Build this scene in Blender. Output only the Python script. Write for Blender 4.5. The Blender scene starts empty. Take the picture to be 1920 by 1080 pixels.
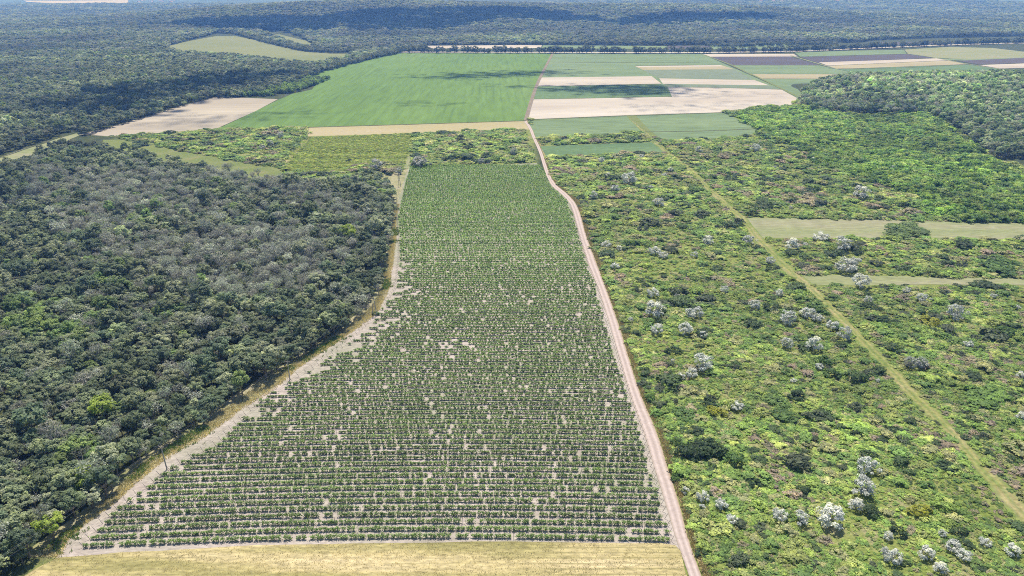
import bpy, math, random
import numpy as np
from mathutils import Vector
sc = bpy.context.scene
COL = sc.collection
R_ = math.radians
# ------------------------------------------------------------------ camera, sky, sun, exposure
CAM_H, PITCH, FPX = 120.0, R_(22.1), 1377.0          # drone height, downward tilt, focal length for a 1920 px wide frame
SUN_EL = R_(64.0)
cam_d = bpy.data.cameras.new('camera'); cam = bpy.data.objects.new('camera', cam_d); COL.objects.link(cam)
cam.location = (0, 0, CAM_H); cam.rotation_euler = (math.pi/2 - PITCH, 0, 0)
cam_d.sensor_width = 36; cam_d.lens = 36*FPX/1920; cam_d.clip_start = 1; cam_d.clip_end = 40000
sc.camera = cam
w = bpy.data.worlds.new('World'); sc.world = w; w.use_nodes = True
nt = w.node_tree
sky = nt.nodes.new('ShaderNodeTexSky'); sky.sky_type = 'NISHITA'; sky.sun_disc = False
sky.sun_elevation = SUN_EL; sky.sun_rotation = 0.0; sky.air_density = 1.0; sky.dust_density = 0.6
nt.links.new(sky.outputs[0], nt.nodes['Background'].inputs[0]); nt.nodes['Background'].inputs[1].default_value = 0.11
sun_d = bpy.data.lights.new('sun', 'SUN'); sun_d.energy = 5.0; sun_d.angle = R_(0.53); sun_d.color = (1.0, 0.95, 0.87)
sun = bpy.data.objects.new('sun', sun_d); COL.objects.link(sun); sun.rotation_euler = (-(math.pi/2 - SUN_EL), 0, 0)
sun.location = (0, 600, 1500)
sc.view_settings.view_transform = 'Standard'; sc.view_settings.look = 'None'
sc.view_settings.exposure = 0.32; sc.view_settings.gamma = 1.0
sc.cycles.use_denoising = False; sc.cycles.filter_width = 1.0; sc.cycles.max_bounces = 5; sc.cycles.diffuse_bounces = 3; sc.cycles.transmission_bounces = 3
sc.cycles.transparent_max_bounces = 4; sc.cycles.volume_bounces = 0

rng = np.random.default_rng(7)
random.seed(7)
# ------------------------------------------------------------------ survey: where a sight line of the photograph meets the land
CT, ST = math.cos(PITCH), math.sin(PITCH)
def G(px, py, z=0.0):
    u, v = px-960.0, py-540.0
    t = (CAM_H - z)/(FPX*ST + v*CT)
    return np.array([u*t, (FPX*CT - v*ST)*t])
def GP(pts): return np.array([G(*p) for p in pts])
HILLS = []
def hill(px, D, sx, sy, h, sy2=None):
    X = (px-960)/FPX*(D*CT + CAM_H*ST); HILLS.append((X, D, sx, sy, sy2 or sy, h))
hill(980, 3350, 650, 420, 46, 700); hill(640, 3300, 420, 320, 30, 600); hill(420, 3050, 420, 260, 22, 500)
hill(1420, 3200, 420, 380, 30, 600); hill(640, 2330, 130, 160, 16, 260); hill(930, 2500, 120, 140, 16, 240)
hill(1250, 7200, 1500, 1300, 85, 2500); hill(1700, 5200, 900, 600, 26, 1200); hill(200, 5200, 900, 600, 18, 1000)
hill(250, 2300, 300, 260, 8, 500)
def sstep(a, b, x):
    t = np.clip((x-a)/(b-a), 0, 1); return t*t*(3-2*t)
def terrain(x, y):
    x = np.asarray(x, float); y = np.asarray(y, float); z = np.zeros(np.broadcast(x, y).shape)
    for (X, D, sx, sy, sy2, h) in HILLS:
        s = np.where(y < D, sy, sy2); z = z + h*np.exp(-((x-X)/sx)**2/2 - ((y-D)/s)**2/2)
    z = np.where(y > 1650, z*sstep(1650, 2000, y), 0)
    s = np.where(y < 930, 110.0, 55.0)                # wooded rise on the right
    r = 17*np.exp(-((y-930)/s)**2/2)*sstep(372, 432, x) + 10*np.exp(-((y-700)/150)**2/2)*sstep(330, 560, x)
    r = r*sstep(560, 700, y)*(1-sstep(1000, 1060, y))
    return z + r
def GT(px, py):
    u, v = px-960.0, py-540.0; dx, dy, dz = u, FPX*CT - v*ST, -FPX*ST - v*CT     # march along the sight line
    t = np.geomspace(110, 15500, 9000)/dy; h = CAM_H + dz*t - terrain(dx*t, dy*t); k = int(np.argmax(h <= 0)) if (h <= 0).any() else len(t)-1
    return np.array([dx*t[k], dy*t[k]])
def inside(poly, x, y):
    c = np.zeros(x.shape, bool); n = len(poly); j = n-1
    for i in range(n):
        xi, yi = poly[i]; xj, yj = poly[j]
        c ^= ((yi > y) != (yj > y)) & (x < (xj-xi)*(y-yi)/((yj-yi) if yj != yi else 1e-9) + xi); j = i
    return c
def vnoise(x, y, s, seed=0):
    x = x/s; y = y/s; xi = np.floor(x).astype(np.int64); yi = np.floor(y).astype(np.int64); fx = x-xi; fy = y-yi
    def h(a, b):
        n = (a*374761393 + b*668265263 + seed*974711) & 0x7fffffff
        n = ((n ^ (n >> 13))*1274126177) & 0x7fffffff
        return ((n ^ (n >> 16)) & 0xffff)/65535.0
    fx = fx*fx*(3-2*fx); fy = fy*fy*(3-2*fy)
    return (h(xi, yi)*(1-fx)+h(xi+1, yi)*fx)*(1-fy) + (h(xi, yi+1)*(1-fx)+h(xi+1, yi+1)*fx)*fy
def fbm(x, y, s, seed=0):
    return (vnoise(x, y, s, seed)*.55 + vnoise(x, y, s*.45, seed+5)*.3 + vnoise(x, y, s*.2, seed+9)*.15)
def in_view(x, y, m=1.12, pad=15):
    return np.abs(x) < .697*m*(y*CT + CAM_H*ST) + pad
# ------------------------------------------------------------------ mesh and object helpers
def mesh(name, V, F, mat=None, face_attr=None, smooth=False):
    V = np.asarray(V, np.float32); me = bpy.data.meshes.new(name)
    F = np.asarray(F, np.int32); k = F.shape[1]
    me.vertices.add(len(V)); me.vertices.foreach_set('co', V.ravel())
    me.loops.add(F.size); me.loops.foreach_set('vertex_index', F.ravel())
    me.polygons.add(len(F)); me.polygons.foreach_set('loop_start', np.arange(0, F.size, k, dtype=np.int32))
    try: me.polygons.foreach_set('loop_total', np.full(len(F), k, np.int32))
    except Exception: pass
    if face_attr is not None:
        a = me.attributes.new('shade', 'FLOAT', 'FACE'); a.data.foreach_set('value', np.asarray(face_attr, np.float32))
    if mat: me.materials.append(mat)
    if smooth: me.polygons.foreach_set('use_smooth', np.ones(len(F), bool))
    me.update(calc_edges=True); me.validate(); return me
def link(name, data, parent=None, tint=None):
    o = bpy.data.objects.new(name, data); COL.objects.link(o)
    if parent: o.parent = parent
    if tint is not None: o['tint'] = [float(c) for c in tint]
    return o
def tag(o, label=None, cat=None, group=None, kind=None):
    if label: o['label'] = label
    if cat: o['category'] = cat
    if group: o['group'] = group
    if kind: o['kind'] = kind
    return o
def poly_sheet(name, P, z, mat, label=None, cat=None, draped=False, cell=None):
    import bmesh
    bm = bmesh.new(); vs = [bm.verts.new((p[0], p[1], 0)) for p in P]; f = bm.faces.new(vs)
    if f.normal.z < 0 or f.calc_area() and (f.normal_update() or f.normal.z < 0): f.normal_flip()
    if cell:
        xs = [p[0] for p in P]; ys = [p[1] for p in P]
        for x in np.arange(min(xs)+cell, max(xs), cell):
            bmesh.ops.bisect_plane(bm, geom=bm.verts[:]+bm.edges[:]+bm.faces[:], plane_co=(x, 0, 0), plane_no=(1, 0, 0))
        for y in np.arange(min(ys)+cell, max(ys), cell):
            bmesh.ops.bisect_plane(bm, geom=bm.verts[:]+bm.edges[:]+bm.faces[:], plane_co=(0, y, 0), plane_no=(0, 1, 0))
    bmesh.ops.triangulate(bm, faces=bm.faces[:])
    for v in bm.verts: v.co.z = z + (float(terrain(v.co.x, v.co.y)) if draped else 0)
    me = bpy.data.meshes.new(name); bm.to_mesh(me); bm.free(); me.materials.append(mat)
    return tag(link(name, me), label, cat, None, 'structure')
def dense(P, step, amp=0.0, seed=0, closed=True):
    out = []; n = len(P)
    for i in range(n if closed else n-1):
        a, b = np.array(P[i]), np.array(P[(i+1) % n]); L = np.linalg.norm(b-a); k = max(1, int(L/step))
        for j in range(k):
            out.append(a+(b-a)*j/k)
    if not closed: out.append(np.array(P[-1]))
    out = np.array(out)
    if amp:
        out[:, 0] += amp*(fbm(out[:, 0], out[:, 1], step*2.5, seed)-.5)*2; out[:, 1] += amp*(fbm(out[:, 0], out[:, 1], step*2.5, seed+77)-.5)*2
    return out
def smooth_line(P, it=2):
    P = np.array(P, float)
    for _ in range(it):
        Q = [P[0]]
        for a, b in zip(P[:-1], P[1:]): Q += [a*.75+b*.25, a*.25+b*.75]
        Q.append(P[-1]); P = np.array(Q)
    return P
def strip(name, Lp, Rp, z, mat, label, cat, n=160, m=6):
    """a track between two edges; 'across' runs 0..1 from its left edge to its right edge"""
    def res(P):
        P = smooth_line(P); d = np.r_[0, np.cumsum(np.linalg.norm(np.diff(P, axis=0), axis=1))]; t = np.linspace(0, d[-1], n)
        return np.c_[np.interp(t, d, P[:, 0]), np.interp(t, d, P[:, 1])]
    A, B = res(Lp), res(Rp); V = []; U = []
    for i in range(n):
        for j in range(m+1):
            p = A[i]+(B[i]-A[i])*j/m; V.append((p[0], p[1], z + float(terrain(p[0], p[1])))); U.append(j/m)
    F = [(i*(m+1)+j, i*(m+1)+j+1, (i+1)*(m+1)+j+1, (i+1)*(m+1)+j) for i in range(n-1) for j in range(m)]
    me = mesh(name, V, F, mat); a = me.attributes.new('across', 'FLOAT', 'POINT'); a.data.foreach_set('value', np.array(U, np.float32))
    return tag(link(name, me), label, cat, None, 'structure')
def leaf_quads(C, N, S, asp=.62):
    N = N/np.maximum(np.linalg.norm(N, axis=1, keepdims=True), 1e-6)
    A = rng.normal(size=C.shape); T = np.cross(N, A); T /= np.maximum(np.linalg.norm(T, axis=1, keepdims=True), 1e-6); B = np.cross(N, T)
    S = S[:, None]*.5
    fold = N*S*.25
    V = np.stack([C-T*S, C+B*S*asp*1.2-fold, C+T*S, C-B*S*asp*1.2-fold], 1).reshape(-1, 3)
    return V, np.arange(len(V)).reshape(-1, 4)
def tube(path, radii, n=6):
    path = np.asarray(path, float); V = []
    for i, p in enumerate(path):
        d = path[min(i+1, len(path)-1)]-path[max(i-1, 0)]; d = d/np.linalg.norm(d)
        a = np.cross(d, [0.31, 0.87, 0.2]); a /= np.linalg.norm(a); b = np.cross(d, a)
        for k in range(n):
            t = 2*math.pi*k/n; V.append(p + radii[i]*(a*math.cos(t)+b*math.sin(t)))
    F = [(i*n+k, i*n+(k+1) % n, (i+1)*n+(k+1) % n, (i+1)*n+k) for i in range(len(path)-1) for k in range(n)]
    return np.array(V), np.array(F)
def merge(parts):
    Vs, Fs, o = [], [], 0
    for V, F in parts: Vs.append(V); Fs.append(np.asarray(F)+o); o += len(V)
    return np.concatenate(Vs), np.concatenate(Fs)
def box(c, s, rz=0):
    v = np.array([(x, y, z) for x in (-.5, .5) for y in (-.5, .5) for z in (-.5, .5)])*s
    cz, sz = math.cos(rz), math.sin(rz); v = np.c_[v[:, 0]*cz-v[:, 1]*sz, v[:, 0]*sz+v[:, 1]*cz, v[:, 2]] + np.array(c)
    return v, np.array([(0, 1, 3, 2), (4, 6, 7, 5), (0, 4, 5, 1), (2, 3, 7, 6), (0, 2, 6, 4), (1, 5, 7, 3)])
# ------------------------------------------------------------------ materials
def newmat(name):
    m = bpy.data.materials.new(name); m.use_nodes = True; t = m.node_tree
    return m, t, t.nodes, t.links, t.nodes['Principled BSDF']
def rgb(c): return (c[0], c[1], c[2], 1)
def ramp(n, stops):
    r = n.new('ShaderNodeValToRGB'); e = r.color_ramp.elements
    e[0].position, e[0].color = stops[0][0], rgb(stops[0][1]); e[1].position, e[1].color = stops[-1][0], rgb(stops[-1][1])
    for p, c in stops[1:-1]:
        x = e.new(p); x.color = rgb(c)
    return r
def noise(n, l, co, scale, detail=4, rough=.6, stretch=None, rot=0):
    if stretch or rot:
        mp = n.new('ShaderNodeMapping'); l.new(co, mp.inputs[0]); mp.inputs['Rotation'].default_value[2] = rot
        mp.inputs['Scale'].default_value = stretch or (1, 1, 1); co = mp.outputs[0]
    x = n.new('ShaderNodeTexNoise'); x.inputs['Scale'].default_value = scale; x.inputs['Detail'].default_value = detail
    x.inputs['Roughness'].default_value = rough; l.new(co, x.inputs['Vector']); return x.outputs[0]
def mix(n, l, f, a, b, mode='MIX'):
    x = n.new('ShaderNodeMix'); x.data_type = 'RGBA'; x.blend_type = mode
    for k, v in ((0, f), (6, a), (7, b)):
        if hasattr(v, 'links') or hasattr(v, 'is_linked'): l.new(v, x.inputs[k])
        else: x.inputs[k].default_value = v if k == 0 else rgb(v)
    return x.outputs[2]
def mathn(n, l, op, a, b=None, c=None):
    x = n.new('ShaderNodeMath'); x.operation = op
    for k, v in enumerate((a, b, c)):
        if v is None: continue
        if hasattr(v, 'is_linked'): l.new(v, x.inputs[k])
        else: x.inputs[k].default_value = v
    return x.outputs[0]
def land(name, stops, scale=.03, fine=1.5, fine_amt=.35, stretch=None, rot=0, stripe=None, fine_stretch=None, bump=0.0, frot=0):
    """a piece of land: slow patches of colour, fine grain, optional working lines left by machines"""
    m, t, n, l, b = newmat(name); co = n.new('ShaderNodeTexCoord').outputs['Object']
    stops = [(p_, tuple(q_*.76 for q_ in c_)) for p_, c_ in stops]
    r = ramp(n, stops); l.new(noise(n, l, co, scale, 5, .62, stretch, rot), r.inputs[0]); c = r.outputs[0]
    f = noise(n, l, co, fine, 3, .7, fine_stretch, frot)
    g = ramp(n, [(.3, (1-fine_amt,)*3), (.7, (1+fine_amt,)*3)]); l.new(f, g.inputs[0]); c = mix(n, l, 1.0, c, g.outputs[0], 'MULTIPLY')
    if stripe:
        ang, period, amt, sc_col = stripe
        mp = n.new('ShaderNodeMapping'); l.new(co, mp.inputs[0]); mp.inputs['Rotation'].default_value[2] = ang
        wv = n.new('ShaderNodeTexWave'); wv.wave_type = 'BANDS'; wv.bands_direction = 'X'; wv.inputs['Scale'].default_value = 2*math.pi/20/period*1.0
        wv.inputs['Distortion'].default_value = 1.2; wv.inputs['Detail'].default_value = 2; wv.inputs['Detail Scale'].default_value = .3
        l.new(mp.outputs[0], wv.inputs[0]); q = ramp(n, [(.72, (0, 0, 0)), (.95, (1, 1, 1))]); l.new(wv.outputs[1], q.inputs[0])
        k = noise(n, l, co, .02, 4, .7, (1, .35, 1), ang); kk = ramp(n, [(.42, (0, 0, 0)), (.62, (1, 1, 1))]); l.new(k, kk.inputs[0])
        fac = mathn(n, l, 'MULTIPLY', mathn(n, l, 'MULTIPLY', q.outputs[0], kk.outputs[0]), amt); c = mix(n, l, fac, c, sc_col)
    l.new(c, b.inputs['Base Color']); b.inputs['Roughness'].default_value = .95; b.inputs['Specular IOR Level'].default_value = .1
    if bump:
        bp = n.new('ShaderNodeBump'); bp.inputs['Strength'].default_value = .8; bp.inputs['Distance'].default_value = bump
        l.new(f, bp.inputs['Height']); l.new(bp.outputs[0], b.inputs['Normal'])
    return m
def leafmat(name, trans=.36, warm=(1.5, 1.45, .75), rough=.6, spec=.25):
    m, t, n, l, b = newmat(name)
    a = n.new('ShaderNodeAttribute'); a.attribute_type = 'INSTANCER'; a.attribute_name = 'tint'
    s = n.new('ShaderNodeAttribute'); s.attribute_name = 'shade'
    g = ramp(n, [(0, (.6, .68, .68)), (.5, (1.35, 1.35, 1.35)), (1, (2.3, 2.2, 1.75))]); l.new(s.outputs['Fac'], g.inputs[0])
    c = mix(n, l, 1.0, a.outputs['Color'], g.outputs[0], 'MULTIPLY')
    l.new(c, b.inputs['Base Color']); b.inputs['Roughness'].default_value = rough; b.inputs['Specular IOR Level'].default_value = spec
    tr = n.new('ShaderNodeBsdfTranslucent'); l.new(mix(n, l, 1.0, c, warm, 'MULTIPLY'), tr.inputs[0])
    mx = n.new('ShaderNodeMixShader'); mx.inputs[0].default_value = trans
    l.new(b.outputs[0], mx.inputs[1]); l.new(tr.outputs[0], mx.inputs[2]); l.new(mx.outputs[0], n['Material Output'].inputs[0]); return m
def plain(name, col, rough=.85, var=.2, scale=6):
    m, t, n, l, b = newmat(name); co = n.new('ShaderNodeTexCoord').outputs['Object']
    g = ramp(n, [(.3, tuple(c*(1-var) for c in col)), (.7, tuple(c*(1+var) for c in col))]); l.new(noise(n, l, co, scale), g.inputs[0])
    l.new(g.outputs[0], b.inputs['Base Color']); b.inputs['Roughness'].default_value = rough; return m
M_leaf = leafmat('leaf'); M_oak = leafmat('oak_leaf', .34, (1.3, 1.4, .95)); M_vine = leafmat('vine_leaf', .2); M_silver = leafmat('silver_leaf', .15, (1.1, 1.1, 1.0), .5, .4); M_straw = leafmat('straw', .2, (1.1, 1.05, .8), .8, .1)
M_bark = plain('bark', (.16, .13, .1)); M_grey_bark = plain('grey_bark', (.36, .34, .31)); M_wood = plain('weathered_wood', (.3, .26, .22)); M_conc = plain('pole_concrete', (.36, .34, .31))
M_wire = plain('wire', (.06, .06, .06), .5); M_ins = plain('insulator_glaze', (.45, .42, .38), .3)
M_wall = plain('house_render', (.75, .72, .68)); M_roof = plain('roof_tile', (.35, .2, .15))
# ------------------------------------------------------------------ regions, surveyed from the photograph
WOOD_EDGE = [(-60, 1130), (15, 1085), (60, 1045), (98, 1018), (150, 978), (195, 942), (232, 905), (262, 872), (300, 848), (335, 825), (385, 795), (415, 772), (455, 742), (500, 712), (545, 684),
             (590, 655), (640, 625), (668, 600), (695, 578), (715, 545), (722, 500), (732, 450), (738, 400), (738, 360), (722, 338), (690, 330)]
SOIL_EDGE = [(60, 1085), (106, 1044), (120, 1012), (150, 985), (207, 945), (250, 905), (285, 877), (330, 845), (370, 825), (420, 790), (450, 765), (480, 750), (520, 722), (555, 690), (630, 640), (660, 620),
             (701, 590), (725, 545), (733, 490), (740, 440), (738, 410), (744, 390), (755, 345), (766, 316)]
VINE_L = [(165, 1040), (175, 1012), (200, 980), (231, 945), (290, 905), (320, 877), (370, 850), (415, 830), (480, 765), (502, 740), (547, 715), (595, 690), (664, 640), (710, 590), (746, 545), (752, 490), (752, 440), (748, 410), (752, 390), (762, 345), (771, 312)]
VINE_R = [(1262, 1022), (1257, 1012), (1239, 945), (1220, 877), (1202, 810), (1178, 742), (1158, 675), (1136, 607), (1119, 540), (1102, 500), (1086, 443), (1073, 400), (1064, 378), (1047, 361), (1034, 350), (1022, 325), (1011, 305)]
ROAD_L = [(1304, 1120), (1292, 1080), (1267, 1012), (1248, 945), (1226, 877), (1207, 810), (1181, 742), (1162, 675), (1143, 607), (1121, 540), (1104, 500), (1086, 443), (1075, 400), (1067, 378), (1049, 361), (1035, 350), (1026.5, 336), (1018, 311), (1010.5, 284), (997, 256), (992.5, 242), (982, 226)]
ROAD_R = [(1330, 1120), (1315, 1080), (1290, 1012), (1274, 945), (1252, 877), (1232, 810), (1201, 742), (1180, 675), (1160, 607), (1136, 540), (1121, 500), (1099, 443), (1088, 400), (1078, 378), (1061, 361), (1046, 350), (1035, 336), (1025, 311), (1016.5, 284), (1003, 256), (998.5, 242), (987, 226)]
TRACK = [(1178, 214), (1200, 238), (1222, 262), (1250, 284), (1290, 315), (1320, 345), (1350, 374), (1390, 410), (1420, 448), (1460, 489), (1500, 524), (1530, 550), (1570, 588), (1610, 630), (1660, 680), (1700, 724), (1750, 775), (1800, 826), (1830, 868), (1880, 925), (1935, 985), (1990, 1050)]
P_wood = GP(WOOD_EDGE[::-1] + [(-400, 1130), (-400, 330), (0, 318), (60, 300), (120, 284), (190, 288), (262, 297), (330, 312), (430, 328), (540, 346), (600, 350), (660, 344)][::1])
P_road = GP(ROAD_L[:] + [(960, 226), (960, 1120)])
# ground mask: meadow and scrub instead of woodland floor
P_scrub = [GP(ROAD_R + [(1035, 200), (1490, 190), (1530, 205), (1740, 222), (1800, 250), (1870, 300), (1990, 345), (2300, 360), (2300, 1120)]),
           GP([(200, 252), (330, 240), (985, 224), (1010, 300), (770, 316), (745, 325), (700, 322), (640, 330), (540, 325), (430, 300), (300, 278)]),
           GP([(60, 1085), (-200, 1160), (-200, 1400), (1400, 1400), (1330, 1100), (1290, 1000), (1000, 300), (760, 300), (735, 500), (690, 590), (300, 860)])]
P_trees_right = GP([(1497, 192), (1530, 210), (1640, 216), (1740, 226), (1790, 250), (1850, 290), (1930, 322), (2300, 400), (2300, 158), (1920, 158), (1700, 160), (1600, 158), (1545, 157), (1522, 166), (1503, 178)])
# ------------------------------------------------------------------ ground sheet with its hills
def axis(a, b, fine_a, fine_b, step, grow):
    xs = list(np.arange(fine_a, fine_b+.1, step)); s = step
    while xs[-1] < b: s = min(s*grow, 400); xs.append(xs[-1]+s)
    s = step
    while xs[0] > a: s = min(s*grow, 400); xs.insert(0, xs[0]-s)
    return np.array(xs)
gx = axis(-12000, 12000, -300, 760, 7, 1.12); gy = axis(-400, 15500, 60, 1120, 7, 1.06)
XX, YY = np.meshgrid(gx, gy); ZZ = terrain(XX, YY)
V = np.c_[XX.ravel(), YY.ravel(), ZZ.ravel()]; nx, ny = len(gx), len(gy)
I = np.arange(nx*ny).reshape(ny, nx); F = np.stack([I[:-1, :-1], I[:-1, 1:], I[1:, 1:], I[1:, :-1]], -1).reshape(-1, 4)
m, t, n, l, b = newmat('open_ground'); co = n.new('ShaderNodeTexCoord').outputs['Object']
fl = ramp(n, [(.3, (.03, .042, .02)), (.5, (.055, .07, .03)), (.7, (.1, .095, .06))]); l.new(noise(n, l, co, .08, 6, .7), fl.inputs[0])
sb = ramp(n, [(.28, (.08, .12, .03)), (.42, (.15, .19, .045)), (.55, (.21, .23, .075)), (.66, (.25, .225, .13)), (.8, (.23, .19, .15))]); l.new(noise(n, l, co, .09, 7, .68), sb.inputs[0])
g2 = ramp(n, [(.3, (.55, .6, .55)), (.7, (1.4, 1.35, 1.3))]); l.new(noise(n, l, co, 1.1, 3, .7), g2.inputs[0])
a = n.new('ShaderNodeAttribute'); a.attribute_name = 'meadow'
fac = mathn(n, l, 'ADD', a.outputs['Fac'], mathn(n, l, 'MULTIPLY', mathn(n, l, 'SUBTRACT', noise(n, l, co, .2, 3), .5), .6))
l.new(mix(n, l, 1.0, mix(n, l, fac, fl.outputs[0], sb.outputs[0]), g2.outputs[0], 'MULTIPLY'), b.inputs['Base Color']); b.inputs['Roughness'].default_value = .95; b.inputs['Specular IOR Level'].default_value = .1
me = mesh('ground', V, F, m, smooth=True)
meadow = np.zeros(len(V))
for P in P_scrub: meadow = np.maximum(meadow, inside(P, V[:, 0], V[:, 1]))
aa = me.attributes.new('meadow', 'FLOAT', 'POINT'); aa.data.foreach_set('value', meadow.astype(np.float32))
tag(link('ground', me), 'open land with woodland floor, meadow and distant wooded hills', 'ground', None, 'structure')
# ------------------------------------------------------------------ fields
def field(name, pts, mat, level, label, amp=0.0, step=25, drape=False):
    P = np.array([GT(*p) for p in pts]) if drape else GP(pts)
    if drape: return poly_sheet(name, dense(P, 40), .6, mat, label, 'field', True, 50)
    return poly_sheet(name, dense(P, step, amp, level) if amp else P, .05*level, mat, label, 'field')
def ang_of(a, b):
    d = G(*b)-G(*a); return math.atan2(d[1], d[0])
GREEN = [(.3, (.135, .23, .052)), (.5, (.165, .27, .065)), (.7, (.2, .3, .088))]
PALE = [(.3, (.17, .24, .115)), (.5, (.205, .28, .14)), (.7, (.245, .315, .16))]
GREY_G = [(.3, (.19, .24, .16)), (.6, (.235, .28, .19))]
WHITE = [(.3, (.46, .39, .33)), (.5, (.57, .5, .42)), (.7, (.66, .59, .51))]
TAN = [(.3, (.38, .33, .2)), (.6, (.46, .4, .25))]
DARK = [(.3, (.105, .09, .1)), (.6, (.14, .12, .125))]
A_row = ang_of((917, 230), (962, 100)) - math.pi/2
m_green = land('maize_green', GREEN, .006, .12, .16, (1, .25, 1), A_row, (A_row, 9, .3, (.05, .1, .05)), (1, .12, 1), frot=A_row)
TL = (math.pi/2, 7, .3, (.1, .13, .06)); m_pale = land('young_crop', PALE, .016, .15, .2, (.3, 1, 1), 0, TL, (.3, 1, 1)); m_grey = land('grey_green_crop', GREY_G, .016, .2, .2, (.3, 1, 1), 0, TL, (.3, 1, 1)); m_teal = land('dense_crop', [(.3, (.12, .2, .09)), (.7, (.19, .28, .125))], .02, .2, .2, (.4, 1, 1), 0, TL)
m_white = land('bare_pale_soil', WHITE, .01, .15, .07, (.25, 1, 1), 0, None, (.2, 1, 1)); m_tan = land('ripe_crop', TAN, .015, .2, .1, (.3, 1, 1)); m_dark = land('tilled_soil', DARK, .012, .15, .12, (.2, 1, 1), 0, None, (.15, 1, 1))
m_stub = land('stubble', [(.3, (.4, .345, .27)), (.5, (.48, .415, .325)), (.7, (.54, .47, .37))], .012, .1, .1, (.3, 1, 1), .35, (.35+math.pi/2, 9, .25, (.3, .26, .2)), (.12, 1, 1), frot=.35)
m_olive = land('olive_crop', [(.3, (.22, .25, .105)), (.6, (.27, .285, .13))], .008, .08, .08, (.4, 1, 1), .3)
m_beige = land('mown_hay', [(.3, (.4, .36, .19)), (.5, (.47, .4, .22)), (.7, (.5, .42, .27))], .02, .3, .12, (.25, 1, 1))
m_ygrass = land('verge_grass', [(.3, (.17, .22, .06)), (.55, (.22, .25, .085)), (.75, (.3, .27, .14))], .06, .6, .25)
m_rough = land('rough_grass', [(.3, (.24, .28, .12)), (.5, (.31, .325, .165)), (.65, (.35, .33, .21)), (.8, (.39, .345, .25))], .05, .5, .22, (.25, 1, 1), .0, None, (.3, 1, 1))
field('green_field', [(408, 242), (480, 208), (522, 187), (548, 176), (585, 168), (592, 158), (552, 152), (620, 129), (680, 114), (720, 104), (745, 99.5), (1036, 100.5), (1018, 135), (1006, 160), (996, 190), (986, 226), (580, 238.5)], m_green, 1, 'large bright green crop field with faint tractor lines', 0)
field('pale_crop_field', [(1036, 100.5), (1312, 101), (1325, 105), (1400, 138), (1497, 181), (1490, 202), (1365, 212), (988, 226), (1000, 180), (1018, 135)], m_pale, 1, 'block of pale green crop strips right of the field track')
field('olive_field', [(312, 92), (318, 86), (342, 80), (372, 74), (405, 68), (442, 68), (500, 80), (570, 97), (620, 101), (676, 101), (640, 114), (585, 121), (520, 116), (455, 106), (345, 99)], m_olive, 1, 'olive green field enclosed by woodland behind the stubble', drape=True)
field('olive_field', [(478, 64), (525, 65), (575, 77), (602, 92), (570, 90), (530, 77)], m_olive, 1, 'small olive field behind the tree belt on the large olive field', drape=True)
field('stubble_field', [(148, 252), (200, 240), (240, 229), (330, 201), (400, 183), (450, 183), (521, 186), (480, 208), (404, 242), (330, 247), (255, 253), (200, 255)], m_stub, 1, 'pale brown stubble field between dark wood and green field')
field('hay_field', [(580, 239), (986, 227), (992, 243), (900, 246), (575, 256)], m_beige, 1, 'narrow golden hay field below the large green field')
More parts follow.
